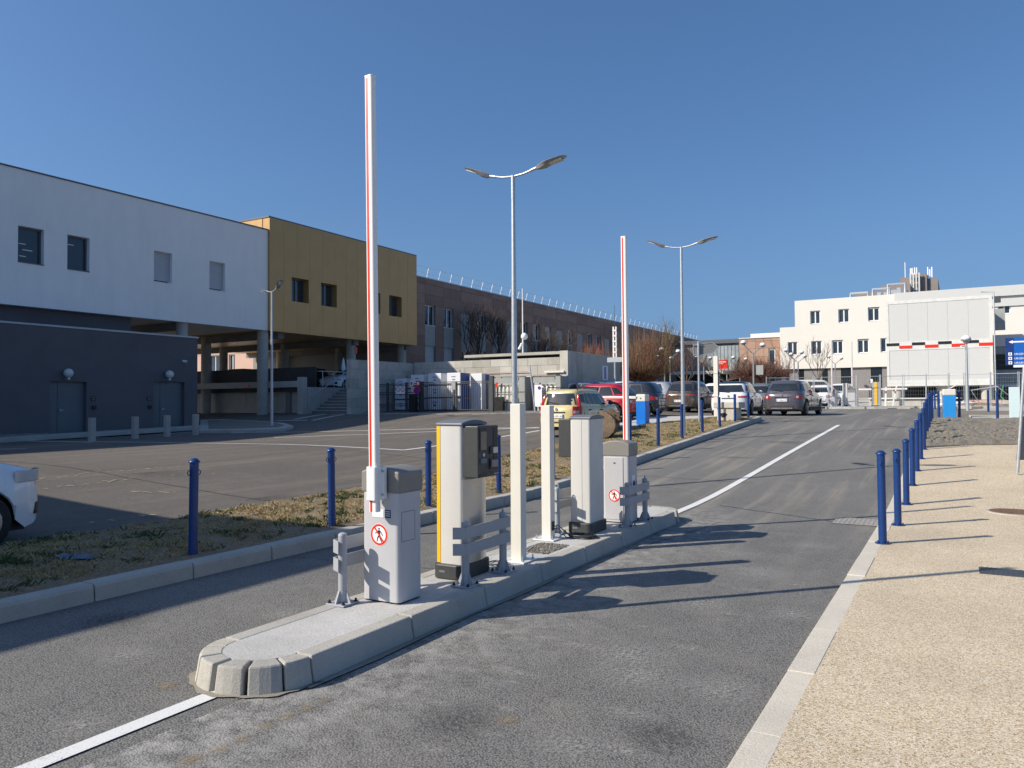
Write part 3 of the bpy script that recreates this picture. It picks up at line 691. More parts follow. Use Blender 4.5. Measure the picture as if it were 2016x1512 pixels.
def ticket(label, loc, s=1, rear=False):
    """ticket terminal; s = side on which the console projects"""
    t = thing('ticket_machine', label, 'ticket machine', loc, 'ticket terminals on the island')
    MB().prism(rrect(.31, .50, .06), 0, .125).build('plinth', CHAR, t, local=True, bevel=.01)
    MB().prism(rrect(.262, .40, .03, 4, -s*.0), .125, 1.335).build('housing', SILV, t, local=True, smooth=40)
    o = MB().prism([(s*.10, -.19)]+[(s*(.131+.030*sin(pi*i/8)), -.19+.38*i/8) for i in range(9)]+[(s*.10, .19)], .13, .865)
    o.build('lower_door', SILVM, t, local=True, smooth=35, fix=True)
    cp_ = MB(); n = 8
    pts = [(.142*1, 1.335), (.142, 1.362)]+[(.142-.284*i/n, 1.362+.03*(1-(1-2*i/n)**2)) for i in range(1, n)]+[(-.142, 1.362), (-.142, 1.335)]
    pts = [(-.21, 1.336), (.21, 1.336), (.21, 1.36)]+[(.21-.42*i/n, 1.36+.028*(1-(1-2*i/n)**2)) for i in range(1, n)]+[(-.21, 1.36)]
    cp_.prism(pts, -.142, .142, 'x').build('lid', CAPG, t, local=True, bevel=.01)
    if not rear: MB().box(-.134, -.098, -.2035, -.150, .13, 1.333).build('yellow_edge', YELL, t, local=True)
    else:
        MB().box(.02, .024, -.2012, -.19, .14, 1.33).build('seam', TAUPE, t, local=True)
    x0, x1 = .131, .290
    c = MB().box(min(s*x0, s*x1), max(s*x0, s*x1), -.185, .155, .885, 1.335).build('console', CHAR, t, local=True, bevel=.008)
    X = lambda a: s*a
    def pl(name, y0, y1, z0, z1, m, th=.004, d0=0): 
        a, b_ = X(x1+d0), X(x1+th+d0); return MB().box(min(a, b_), max(a, b_), y0, y1, z0, z1).build(name, m, c, local=True)
    yy = lambda q: -.185+.34*q
    pl('bezel', yy(.06), yy(.42), 1.115, 1.315, BLACK); pl('screen', yy(.11), yy(.39), 1.125, 1.285, M('unlit_display', (.16, .155, .125), .25, var=.1), .006)
    pl('black_strip', yy(.74), yy(.93), .99, 1.32, BLACK, .003); pl('card_reader', yy(.54), yy(.90), 1.085, 1.15, BLACK, .012); pl('card_mouth', yy(.66), yy(.88), 1.09, 1.143, CLEAR, .020)
    pl('ticket_slot', yy(.10), yy(.38), 1.01, 1.05, CAPG, .010); pl('receipt_tray', yy(.53), yy(.92), .95, 1.045, BLACK, .008); pl('tray_flap', yy(.57), yy(.88), .968, 1.03, M('smoky_plastic', (.16, .17, .19), .15, var=.3), .022)
    pl('coin_return', yy(.03), yy(.40), .888, .915, BLACK, .005); pl('small_strip', yy(.78), yy(.98), .903, .909, CLEAR, .003)
    MB().tube([(X(x1), yy(.25), 1.082), (X(x1+.008), yy(.25), 1.082)], .016, 14).build('call_button', CLEAR, c, local=True)
    MB().tube([(X(x1), yy(.62), .925), (X(x1+.004), yy(.62), .925)], .006, 8).build('keyhole', BLACK, c, local=True)
    MB().box(-.08, -.02, -.252, -.249, .055, .075).build('plinth_label', CAPG, t, local=True)
    return t
tm1 = ticket('silver grey ticket terminal with yellow edge and dark console facing the right lane', (-3.875, 5.80, IH), 1)
tm2 = ticket('silver grey ticket terminal seen from behind, beyond the second white post', (-3.845, 8.45, IH), -1, True)

def ipost(label, x, y, h, outlet=False):
    t = thing('square_post', label, 'post', (x, y, IH), 'square white posts on the island')
    MB().box(-.056, .056, -.056, .056, .006, h).build('shaft', IVORY, t, local=True, bevel=.004)
    MB().box(-.13, .13, -.13, .13, 0, .012).build('base_plate', WPAINT, t, local=True, bevel=.002)
    for sx in (-.1, .1):
        for sy in (-.1, .1): MB().cyl(sx, sy, .01, .055, .007, n=8).cyl(sx, sy, .01, .024, .013, n=6).build('anchor_bolt', GALV, t, local=True)
    if outlet: MB().box(.0562, .064, -.03, .03, .10, .20).build('outlet', CHAR, t, local=True)
    return t
ipost('ivory square post standing beside the yellow-edged ticket terminal, the nearer of the two', -3.715, 6.545, 1.525)
ipost('ivory square post with small dark outlet near its base, beside the coiled cable', -4.005, 7.735, 1.50, True)

def guard(label, loc, s=1, Lr=.62, ring=False):
    """two-post crash guard; rails on the side s, both ends bent inwards"""
    t = thing('crash_guard', label, 'crash guard', loc, 'grey steel crash guards on the island')
    for k, y in enumerate((0, Lr)):
        p = MB().cyl(0, y, .012, .525, .034, n=18); p.lathe(0, y, [(.034, .525), (.03, .537), (.012, .545)], 18)
        if ring and k == 0: p.tube([(.0+.022*cos(a), y, .555+.022*sin(a)) for a in [2*pi*i/12 for i in range(13)]], .006, 6)
        if k == 1: p.tube([(0, y, .54), (0, y, .585)], [.012, .004], 6)
        po = p.build('guard_post', GUARDG, t, local=True, smooth=40)
        MB().box(-.09, .09, y-.09, y+.09, 0, .013).build('foot_plate', GUARDG, po, local=True, bevel=.002)
        g_ = MB()
        for dx, dy in ((1, 0), (-1, 0), (0, -1), (0, 1)):
            nx_, ny_ = -dy*.003, dx*.003
            P = [(dx*.03, .013), (dx*.082, .013), (dx*.04, .10), (dx*.03, .10)]
            poly = [(.03, .013), (.082, .013), (.04, .105), (.03, .105)]
            vs = [(dx*r_+nx_, y+dy*r_+ny_, z) for r_, z in poly]+[(dx*r_-nx_, y+dy*r_-ny_, z) for r_, z in poly]
            g_.add(vs, [(0, 1, 2, 3), (7, 6, 5, 4), (0, 4, 5, 1), (1, 5, 6, 2), (2, 6, 7, 3), (3, 7, 4, 0)])
        g_.build('gusset', GUARDG, po, local=True, fix=True)
        for sx in (-.07, .07):
            for sy in (-.07, .07): MB().cyl(sx, y+sy, .013, .022, .014, n=6).lathe(sx, y+sy, [(.009, .022), (.009, .034), (.004, .039)], 8).build('bolt', BLACK, po, local=True)
    for z0 in (.265, .40):
        path = [(-s*.055, -.105), (s*.040, -.055), (s*.040, Lr+.055), (-s*.04, Lr+.10)]
        b = MB(); th = .004
        for (ax, ay), (bx, by) in zip(path, path[1:]):
            L = math.hypot(bx-ax, by-ay); nx_, ny_ = -(by-ay)/L*th, (bx-ax)/L*th
            b.add([(ax+nx_, ay+ny_, z0), (ax-nx_, ay-ny_, z0), (bx-nx_, by-ny_, z0), (bx+nx_, by+ny_, z0), (ax+nx_, ay+ny_, z0+.098), (ax-nx_, ay-ny_, z0+.098), (bx-nx_, by-ny_, z0+.098), (bx+nx_, by+ny_, z0+.098)],
                  [(0, 3, 2, 1), (4, 5, 6, 7), (0, 1, 5, 4), (1, 2, 6, 5), (2, 3, 7, 6), (3, 0, 4, 7)])
        b.build('rail', GUARDG, t, local=True)
    return t
guard('grey crash guard standing to the left of the nearest barrier cabinet', (-4.115, 4.50, IH), -1, .60)
guard('grey two-rail crash guard in front of the yellow-edged ticket terminal', (-3.60, 5.43, IH), 1)
guard('grey crash guard with a ring on its post, left of the rear-facing ticket terminal', (-4.08, 8.10, IH), -1, .60, True)
guard('grey two-rail crash guard partly covering the far barrier cabinet on the island', (-3.53, 8.93, IH), 1)

# loose cable coil and wires on the island
def coil(name, label, cx, cy, z, r, turns, mat, seed, r2=.5, th=.006):
    rnd = random.Random(seed); pts = []
    for i in range(int(turns*16)):
        a = 2*pi*i/16; k = 1+.16*sin(i*.37)+rnd.uniform(-.03, .03)
        pts.append((cx+r*k*cos(a)+.02*sin(i*.11), cy+r*r2*k*sin(a), z+th+.0045*(i//16)+rnd.uniform(0, .012)))
    return pts
t = thing('cable_coil', 'loosely coiled dark cable lying on the island in front of the rear-facing terminal', 'cable', (-3.66, 8.06, IH))
MB().tube(coil('', '', -3.68, 7.98, IH, .14, 6, None, 2, .8), .0065, 6).build('coil', CHAR, t, smooth=60)
MB().tube(coil('', '', -3.72, 7.97, IH+.01, .11, 4, None, 5, .9), .005, 6).build('coil', DGREY, t, smooth=60)
MB().tube([(-3.94, 7.73, IH+.14), (-3.90, 7.76, IH+.16), (-3.86, 7.82, IH+.10), (-3.82, 7.9, IH+.02), (-3.76, 7.98, IH+.02)], .006, 6).build('lead', CHAR, t, smooth=60)
MB().tube([(-3.94, 7.72, IH+.12), (-3.88, 7.74, IH+.13), (-3.83, 7.78, IH+.05), (-3.84, 7.86, IH+.01), (-3.74, 7.96, IH+.015)], .006, 6).build('lead', CHAR, t, smooth=60)
t = thing('loose_cable', 'thin pale cables lying between the yellow-edged terminal and the first white post', 'cable', (-3.8, 6.2, IH))
MB().tube(coil('', '', -3.78, 6.26, IH, .10, 3, None, 8, .8), .004, 6).build('strand', CAPG, t, smooth=60)
MB().tube([(-3.9, 6.2, IH+.02), (-3.86, 6.4, IH+.09), (-3.82, 6.6, IH+.05), (-3.84, 6.9, IH+.012), (-3.92, 7.2, IH+.01)], .004, 6).build('strand', WPAINT, t, smooth=60)

# ------------------------------------------------------------------ blue bollards
def bollard(label, x, y, off, group, h=1.0, base=True, lug='y'):
    t = thing('blue_bollard', label, 'bollard', (x, y, zg(x, y)+off), group); t.rotation_euler = (rad(random.gauss(0, .45)), rad(random.gauss(0, .45)), rad(random.gauss(0, 6)))
    b = MB().cyl(0, 0, 0, h-.045, .045, n=20); b.build('tube', BLUE, t, local=True, smooth=40)
    MB().lathe(0, 0, [(.045, h-.047), (.058, h-.044), (.058, h-.034), (.046, h-.024), (.034, h-.008), (.012, h), (.001, h+.001)], 20).build('domed_cap', BLUE, t, local=True, smooth=50)
    for s in (1, -1):
        lp = MB().tube([(0, s*(.045+.022*(1-cos(a))*.9), h-.15+.024*sin(a)) for a in [2*pi*i/10 for i in range(11)]], .005, 6)
        lp.build('chain_lug', BLUE, t, local=True, smooth=50)
    if base:
        MB().cyl(0, 0, 0, .012, .085, n=18).build('foot_plate', BLUE, t, local=True)
        for a in (.6, 2.5, 3.9, 5.6): MB().cyl(.066*cos(a), .066*sin(a), .012, .028, .009, n=6).build('bolt', BLUE, t, local=True)
    return t
gl = 'blue steel bollards along the grass verge kerb'
for i in range(13):
    y = 5.26+2.05*i
    bollard('%s blue bollard of the row along the grass verge, counted from the camera' % ORD[i], -6.86, y, .15, gl, base=False)
gr = 'blue steel bollards along the edge of the beige sidewalk'
bx, by = gp(1738, 1069, .04)
bollard('nearest blue bollard on the edge of the beige sidewalk, beside the drain grate', bx, by, .035, gr, 1.08)
ysr = [11.45, 13.45, 15.45, 17.35, 19.3, 21.2, 23.1, 25.0, 26.9, 28.8, 30.6]
for i, y in enumerate(ysr):
    bollard('%s blue bollard from the camera on the right-hand roadside row' % ORD[i+1], -.70 if i < 6 else -.74, y, .035 if i < 6 else .06, gr, 1.02)
# bollards standing on the soil and the plaza beyond it
g3 = 'blue bollards beyond the clay soil patch'
lbs = ['small distant blue bollard in the roadside row, left of the blue barrier', 'second small distant blue bollard just right of the roadside row, before the mesh fence', 'blue bollard immediately left of the blue and white barrier cabinet on the soil', 'blue bollard immediately right of the blue and white barrier cabinet on the soil',
       'blue bollard before the rightmost concrete column of the white modular block', 'blue bollard nearest to the pale blue square post on the soil', 'blue bollard mostly hidden behind the blue and white barrier cabinet']
for (px, py, h), l in zip([(1836, 803, .95), (1841, 805, .95), (1848.5, 821, .98), (1889, 821, .98), (1946, 812, .98), (1964, 824, .98), (1874, 808, .95)], lbs):
    x, y = gp(px, py, .07); bollard(l, x, y, .06, g3, h, base=False)

# ------------------------------------------------------------------ lamp posts with two LED heads
def head(parent, name='lamp_head'):
    """flat wing-shaped luminaire; local +x is outwards"""
    st = [(0, .030, -.055, .005), (.06, .062, -.075, .020), (.16, .098, -.075, .030), (.28, .112, -.045, .028), (.42, .108, -.030, .022), (.54, .088, -.022, .014), (.60, .050, -.015, .006), (.615, .015, -.008, 0)]
    b = MB(); k = 8
    for x, w, zb, zt in st:
        for a in range(k):
            t = 2*pi*a/k; b.v.append((x, w*cos(t)*(1.1 if abs(cos(t)) > .5 else 1), (zt if sin(t) > 0 else -zb*-1)*abs(sin(t))**.6*(1 if sin(t) > 0 else 1)))
    for i in range(len(st)-1):
        for a in range(k): b.f.append((i*k+a, i*k+(a+1) % k, (i+1)*k+(a+1) % k, (i+1)*k+a))
    b.f.append(tuple(range(k))[::-1]); b.f.append(tuple((len(st)-1)*k+a for a in range(k))); b.mi = [0]*len(b.f)
    o = b.build(name, M('lamp_grey', (.30, .31, .32), .45, metal=.3), parent, local=True, smooth=40, fix=True)
    MB().box(.27, .52, -.07, .07, -.046, -.030).build('led_panel', M('led_lens', (.55, .55, .50), .2, var=.25, scale=30), o, local=True)
    return o
def led_lamp(label, x, y, h, off=0, rz=0, tilt=(10, 22), span=.46):
    t = thing('street_lamp', label, 'street lamp', (x, y, zg(x, y)+off), 'double-headed street lamps', rz)
    MB().tube([(0, 0, 0), (0, 0, h*.3), (0, 0, h)], [.066, .056, .033], 18).build('pole', GALV, t, local=True, smooth=40)
    MB().cyl(0, 0, h*.93, h+.03, .038, n=14).build('sleeve', GALV, t, local=True, smooth=40)
    MB().box(-.15, .15, -.15, .15, 0, .015).build('base_plate', GALV, t, local=True)
    for s, tl in ((1, tilt[0]), (-1, tilt[1])):
        a = rad(8); ex, ez = s*span*cos(a), h+.02+span*sin(a)
        ar = MB().tube([(0, 0, h+.01), (s*span*.5, 0, h+.03), (ex, 0, ez)], .021, 12).tube([(ex*.82, 0, ez-.02), (ex*1.12, 0, ez+.015)], .028, 12).build('arm', GALV, t, local=True, smooth=40)
        hd = head(ar); hd.location = (ex*1.08, 0, ez+.03); hd.rotation_euler = (0, -rad(tl), 0 if s > 0 else pi)
        if s < 0: hd.rotation_euler = (0, -rad(tl), pi)
    return t
led_lamp('tall galvanised double-headed street lamp behind the nearer white square post', -7.02, 12.25, 5.72, .14)
led_lamp('tall double-headed street lamp rising from the verge between the blue bollards', -7.02, 22.3, 5.62, .14)
lx, ly = gp(535, 838, .12); led_lamp('double-headed street lamp in front of the ochre facade, on the rubble island', lx, ly, 5.6, .12, rz=rad(160), tilt=(8, 26))

# ------------------------------------------------------------------ blue barrier of the car park, signs and posts near the verge end
x, y = -9.9, 26.6; z = zg(x, y)+.13
t = thing('car_park_barrier', 'bright blue barrier cabinet with white hood and lowered white boom across the car park entrance', 'parking barrier', (x, y, z))
MB().box(-.15, .20, -.21, .21, 0, .83).build('cabinet', BBLUE, t, local=True, bevel=.006)
MB().box(-.155, .205, -.215, .215, .83, 1.09).build('hood', IVORY, t, local=True, bevel=.03)
MB().box(-.35, -.14, -.25, -.10, .93, 1.03).build('hinge', IVORY, t, local=True, bevel=.01)
k = MB().tube([(-.08, -.222, .97), (-.08, -.212, .97)], .014, 8); k.tube([(.02, -.235, .95), (.02, -.212, .95)], .022, 8); k.build('lock', DGREY, t, local=True)
MB().box(.2005, .203, -.02, .02, .70, .76).build('label_plate', CLEAR, t, local=True)
o = MB().box(-3.6, -.3, -.215, -.135, .94, 1.03).build('boom', WPAINT, t, local=True, bevel=.01)
MB().box(-3.5, -.4, -.2175, -.2150, .955, .975).build('red_stripe', RED, o, local=True)
x, y = gp(1377, 832, .14); z = zg(x, y)+.14
t = thing('direction_sign', 'back of a grey arrow-shaped direction sign on a slim pole at the verge end', 'sign', (x, y, z), rz=rad(20))
MB().cyl(0, 0, 0, 2.95, .038, n=14).build('pole', GALV, t, local=True, smooth=40)
b = MB(); pts = [(-.18, 2.42), (.50, 2.50), (.72, 2.73), (.50, 2.90), (-.18, 2.84)]
b.prism(pts, .045, .052, 'y').build('arrow_panel', M('sign_back', (.22, .225, .22), .55, var=.06), t, local=True)
r_ = MB(); pp = pts+[pts[0]]
for a_, b__ in zip(pp, pp[1:]): r_.bar((a_[0], .047, a_[1]), (b__[0], .047, b__[1]), .03)
r_.build('rim', GALV, t, local=True)
m_ = MB(); m_.box(-.18, .14, .0, .04, 2.45, 2.47); m_.box(-.18, .14, 0, .04, 2.80, 2.82); m_.build('clamp', GALV, t, local=True)
x, y = gp(1411, 822, .14); z = zg(x, y)+.1
t = thing('tall_square_post', 'tall ivory square post with thin black straps behind the stone block at the verge end', 'post', (x, y, z))
MB().box(-.085, .085, -.085, .085, 0, 2.45).build('shaft', IVORY, t, local=True, bevel=.004)
for q in (.85, 1.75): MB().box(-.088, .088, -.088, .088, q, q+.012).build('strap', BLACK, t, local=True)
MB().box(.088, .12, -.02, .02, .9, 1.85).build('conduit', CAPG, t, local=True); MB().sphere((.10, -.02, 1.88), .03).build('clip', WPAINT, t, local=True)
MB().box(-.17, .17, -.17, .17, 0, .02).build('base_plate', GALV, t, local=True)
x, y = gp(1436, 829, .12); z = zg(x, y)+.10
t = thing('stone_bench_block', 'weathered sandstone-coloured concrete block with a capping slab at the end of the verge', 'concrete block', (x, y, z), rz=rad(-4))
MB().box(-.36, .36, -.30, .30, 0, .50).build('plinth', CONCN, t, local=True, bevel=.02)
MB().box(-.48, .48, -.36, .36, .50, .72).build('capping', CONCN, t, local=True, bevel=.025)
b = MB(); b.prism([(-.12+.13*cos(a)*(1+.3*sin(3*a)), .24+.09*sin(a)) for a in [2*pi*i/14 for i in range(14)]], -.304, -.29, 'y').build('hole', BLACK, t, local=True)

# excavator bucket lying on the verge
x, y = -9.15, 21.6; z = zg(x, y)+.13
t = thing('excavator_bucket', 'rusty mud-caked excavator bucket lying on the verge behind the far barrier boom', 'excavator bucket', (x, y, z), rz=rad(14))
pr = [(-.52, .02), (-.30, .0), (-.08, .0), (.10, .06), (.24, .20), (.31, .38), (.28, .56), (.16, .70), (.0, .80), (-.12, .84)]
sh = MB(); th = .03
inn = [(px*.93-.005, .035+pz*.93) for px, pz in pr]
for ww in (0,):
    n = len(pr); vs = [(a, -.42, c) for a, c in pr]+[(a, .42, c) for a, c in pr]+[(a, -.42, c) for a, c in inn]+[(a, .42, c) for a, c in inn]
    fs = [(i, i+1, n+i+1, n+i) for i in range(n-1)]+[(2*n+i+1, 2*n+i, 3*n+i, 3*n+i+1) for i in range(n-1)]+[(i, 2*n+i, 2*n+i+1, i+1) for i in range(n-1)]+[(n+i+1, 3*n+i+1, 3*n+i, n+i) for i in range(n-1)]
    sh.add(vs, fs+[(0, n, 3*n, 2*n), (n-1, 3*n-1, 4*n-1, 2*n-1)])
sh.build('shell', MUD, t, local=True, smooth=35, fix=True)
for s in (-.43, .41):
    MB().prism(pr, s, s+.025, 'y').build('side_plate', MUD, t, local=True)
for q in (-.14, .12):
    MB().prism([(.0, .78), (.30, .42), (.40, .55), (.34, .74), (.12, .90)], q, q+.03, 'y').build('ear', RUST, t, local=True)
MB().tube([(.24, -.16, .70), (.24, .18, .70)], .03, 10).build('pin', DGREY, t, local=True)
for i in range(5): MB().box(-.66, -.50, -.38+i*.18, -.31+i*.18, .01, .05).build('tooth', RUST, t, local=True)

# litter
x, y = gp(142, 1098, .17); z = zg(x, y)+.16
b = MB(); rr = random.Random(2)
for k in range(4):
    cx_, cy_ = x+(-.13, .02, .12, -.02)[k], y+(-.01, .03, .05, -.03)[k]; n = 9; pts = []
    for i in range(n): a = 2*pi*i/n; r = rr.uniform(.05, .12); pts.append((cx_+r*1.5*cos(a), cy_+r*.8*sin(a), z+rr.uniform(0, .02)))
    b.add([(cx_, cy_, z+rr.uniform(.04, .07))]+pts, [(0, i+1, (i+1) % n+1) for i in range(n)])
tag(b.build('glove', M('grey_cloth', (.12, .15, .20), .9, var=.3, scale=20), fix=True, smooth=60), 'crumpled blue-grey work glove lying on the verge grass', 'glove')
x, y = gp(526, 1087, .0); z = zg(x, y)+.01
b = MB(); b.add([(x-.07, y-.02, z), (x+.02, y-.05, z+.006), (x+.08, y+.01, z+.002), (x+.0, y+.05, z+.035), (x-.05, y+.04, z+.01)], [(0, 1, 3), (1, 2, 3), (0, 3, 4)])
tag(b.build('paper_scrap', SWHITE), 'small crumpled white paper scrap on the asphalt by the verge kerb', 'paper scrap')
x, y = gp(2003, 931, .07); z = zg(x, y)+.06
t = thing('leaning_sign', 'dark grey back of a sign on a leaning post at the right sidewalk edge', 'sign', (x, y, z), rz=rad(20))
MB().tube([(0, 0, 0), (.16, 0, 2.0)], .028, 12).build('post', GALV, t, local=True, smooth=40)
MB().add([(.0, .03, .25), (.85, .03, .25), (.95, .03, 1.85), (.125, .03, 1.05), (.0, .05, .25), (.85, .05, .25), (.95, .05, 1.85), (.125, .05, 1.05)], [(0, 1, 2, 3), (7, 6, 5, 4), (0, 4, 5, 1), (1, 5, 6, 2), (2, 6, 7, 3), (3, 7, 4, 0)]).build('panel', M('sheet_grey', (.19, .20, .21), .5, metal=.4), t, local=True, fix=True)
# blue and white barrier cabinet and pale post beyond the soil
x, y = gp(1869, 821, .07); z = zg(x, y)+.06
t = thing('plaza_barrier', 'bright blue barrier cabinet with a white hood standing on the clay soil among bollards', 'parking barrier', (x, y, z), rz=rad(6))
MB().box(-.20, .20, -.20, .20, 0, .80).build('cabinet', M('cyan_blue_paint', (.02, .27, .68), .4, var=.03), t, local=True, bevel=.006)
MB().box(-.21, .21, -.21, .21, .80, 1.03).build('hood', IVORY, t, local=True, bevel=.03)
x, y = gp(1998, 826, .07); z = zg(x, y)+.06
t = thing('pale_post', 'pale blue square bollard post on the clay soil near the right edge', 'post', (x, y, z))
MB().box(-.15, .15, -.12, .12, 0, 1.10).build('shaft', PALEB, t, local=True, bevel=.006); MB().box(-.17, .17, -.14, .14, -.02, .03).build('foot', CONC, t, local=True)

# ------------------------------------------------------------------ cars
def wheel(parent, x, y, R, w, side, rimr=.66):
    o = MB().tube([(x-w/2, y, R), (x-w/2+.02, y, R), (x+w/2-.02, y, R), (x+w/2, y, R)], [R*.90, R, R, R*.90], 24).build('wheel', TYRE, parent, local=True, smooth=40)
    xs = x+side*w/2; r = R*rimr
    b = MB().tube([(xs-side*.02, y, R), (xs+side*.004, y, R)], r, 20)
    d = MB()
    for i in range(5):
        a = 2*pi*i/5+.3; b.bar((xs+side*.012, y+.02*cos(a), R+.02*sin(a)), (xs+side*.008, y+r*.95*cos(a), R+r*.95*sin(a)), .05, .03)
    b.tube([(xs, y, R), (xs+side*.02, y, R)], .05, 10)
    b.build('rim', RIM, o, local=True)
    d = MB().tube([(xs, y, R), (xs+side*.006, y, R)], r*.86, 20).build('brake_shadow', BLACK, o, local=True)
    return o
def car(name, label, loc, rz, paint, L=4.1, Wd=1.75, H=1.5, hood=.95, belt=.95, R=.31, wb=2.5, rear_oh=.75, glass_h=None, cab=(-.46, .20, -.40, .04), nose=.66, sill=.22,
        roof=None, plate=None, lamps='mid', clad=False, full=True, group=None, rails=False, tw=.72, rearglass=(.80, .20, .86), van=False):
    t = thing(name, label, 'van' if van else 'car', loc, group, rz)
    h = L/2; yr = -h+rear_oh; yf = yr+wb; Ra = R+.055; hw = Wd/2
    def ztop(y): return interp(y, [(-h, belt-.16), (-h+.08, belt-.03), (-h+.2, belt), (cab[1]*L-.1, belt+.02), (cab[1]*L+.25, hood), (h-.55, hood-.10), (h-.15, nose+.04), (h, nose-.10)])
    def wf(y): return hw*max(.02, 1-(min(1, abs(y)/(h+.004)))**9)**.26
    def yend(x): return h*max(0, 1-min(.999, abs(x)/(hw*.99))**4)**.11
    ysn = sorted(set([round(v, 3) for v in [s_*h*k for s_ in (-1, 1) for k in (.997, .985, .96, .92, .86, .78)]+[cab[1]*L-.1, cab[1]*L+.25, 0, -.4, .4]+[yc+Ra*k for yc in (yr, yf) for k in (-1.001, -.999, -.92, -.75, -.5, -.2, .2, .5, .75, .92, .999, 1.001)]]))
    ysn = [v for v in ysn if -h <= v <= h]
    b = MB(); prof = []
    for y in ysn:
        zb = sill + (.08*sm((abs(y)-(h-.3))/.3))
        for yc in (yr, yf):
            if abs(y-yc) < Ra: zb = max(zb, R+math.sqrt(Ra*Ra-(y-yc)**2))
        zt = ztop(y); w = wf(y); z1 = max(.50, zb+.015); z2 = max(z1+.02, zt-.22); z3 = max(z2+.02, zt-.07)
        prof.append([(w*.96, zb), (w*1.0, z1), (w*.985, z2), (w*.945, z3), (w*.87, max(z3+.01, zt-.01)), (w*.5, max(z3+.015, zt+.02)), (0, max(z3+.02, zt+.035))])
    n = 7
    for y, p in zip(ysn, prof):
        b.v += [(-a, y, c) for a, c in p]+[(a, y, c) for a, c in p[-2::-1]]
    m = 2*n-1
    for i in range(len(ysn)-1):
        for j in range(m-1): b.f.append((i*m+j, i*m+j+1, (i+1)*m+j+1, (i+1)*m+j))
    b.f.append(tuple(range(m))[::-1]); b.f.append(tuple((len(ysn)-1)*m+j for j in range(m))); b.mi = [0]*len(b.f)
    b.build('body', paint, t, local=True, smooth=42, fix=True)
    u = MB().box(-hw+.22, hw-.22, -h+.25, h-.25, sill-.04, max(.5, belt-.25)); u.box(-hw+.06, hw-.06, yr+Ra+.03, yf-Ra-.03, sill-.03, sill+.12)
    u.build('underbody', BLACK, t, local=True)
    c0, c1, c2, c3 = [v*L for v in cab]; zb = belt-.04; w0 = hw*.925; w1 = hw*tw; Hc = H-.10
    c0 = max(c0, -h+.10)
    SP = 5.0
    def lev(r):
        """half width, rear end, front end and height of the greenhouse at level r (0 belt, 1 roof edge)"""
        q = r**1.35
        return (w0+(w1-w0)*(r**1.15), c0+(c2-c0)*q, c1+(c3-c1)*(r**1.12), zb+(Hc-zb)*r)
    def ring(r, k=36, shrink=1.0, zz=None):
        a, y0, y1, z = lev(min(r, 1)); yc_, bb = (y0+y1)/2, (y1-y0)/2; out = []
        for i in range(k):
            th = 2*pi*i/k; c_, s_ = cos(th), sin(th); out.append((a*shrink*math.copysign(abs(c_)**(2/SP), c_), yc_+bb*shrink*math.copysign(abs(s_)**(2/SP), s_), z if zz is None else zz))
        return out
    cb = MB(); rings = [ring(r) for r in (0, .25, .5, .75, .92, 1.0)]+[ring(1, shrink=.965, zz=Hc+.035), ring(1, shrink=.86, zz=Hc+.068), ring(1, shrink=.55, zz=H-.006), ring(1, shrink=.15, zz=H)]
    for rg in rings: cb.v += rg
    for i in range(len(rings)-1):
        for j in range(36): cb.f.append((i*36+j, i*36+(j+1) % 36, (i+1)*36+(j+1) % 36, (i+1)*36+j))
    cb.f.append(tuple((len(rings)-1)*36+j for j in range(36))); cb.mi = [0]*len(cb.f)
    cb.build('cabin', paint, t, local=True, smooth=50, fix=True)
    if roof:
        rb_ = MB(); rr_ = [ring(1, shrink=1.004, zz=Hc+.002), ring(1, shrink=.975, zz=Hc+.042), ring(1, shrink=.87, zz=Hc+.076), ring(1, shrink=.56, zz=H+.004), ring(1, shrink=.15, zz=H+.008)]
        for rg in rr_: rb_.v += rg
        for i in range(4):
            for j in range(36): rb_.f.append((i*36+j, i*36+(j+1) % 36, (i+1)*36+(j+1) % 36, (i+1)*36+j))
        rb_.f.append(tuple(4*36+j for j in range(36))); rb_.mi = [0]*len(rb_.f); rb_.build('roof_panel', roof, t, local=True, smooth=60, fix=True)
    def patch(nm, side, quad_, mat=CGLASS, off=.010, nu=7, nv=4):
        """glass lying on the greenhouse; quad_ in (fraction along the side, level)"""
        (a0, r0), (a1, r1), (a2, r2), (a3, r3) = quad_; P = MB()
        def S(f, r):
            a, y0, y1, z = lev(r); yc_, bb = (y0+y1)/2, (y1-y0)/2
            k = (1-min(.999, abs(f))**SP)**(1/SP)
            if side in ('r', 'l'): sg = 1 if side == 'r' else -1; return (sg*(a*k+off), yc_+bb*f, z)
            sg = 1 if side == 'f' else -1; return (a*f, yc_+sg*(bb*k+off), z+off*.4)
        for j in range(nv+1):
            for i in range(nu+1):
                s_, q = i/nu, j/nv; f = (a0*(1-s_)+a1*s_)*(1-q)+(a3*(1-s_)+a2*s_)*q; r = (r0*(1-s_)+r1*s_)*(1-q)+(r3*(1-s_)+r2*s_)*q; P.v.append(S(f, r))
        P.f = [(j*(nu+1)+i, j*(nu+1)+i+1, (j+1)*(nu+1)+i+1, (j+1)*(nu+1)+i) for j in range(nv) for i in range(nu)]; P.mi = [0]*len(P.f)
        return P.build(nm, mat, t, local=True, smooth=60)
    g0, g2, g3 = rearglass
    if not van: patch('rear_window', 'b', [(-g0, g2), (g0, g2), (g0*.93, g3), (-g0*.93, g3)])
    patch('windscreen', 'f', [(-.90, .10), (.90, .10), (.86, .92), (-.86, .92)])
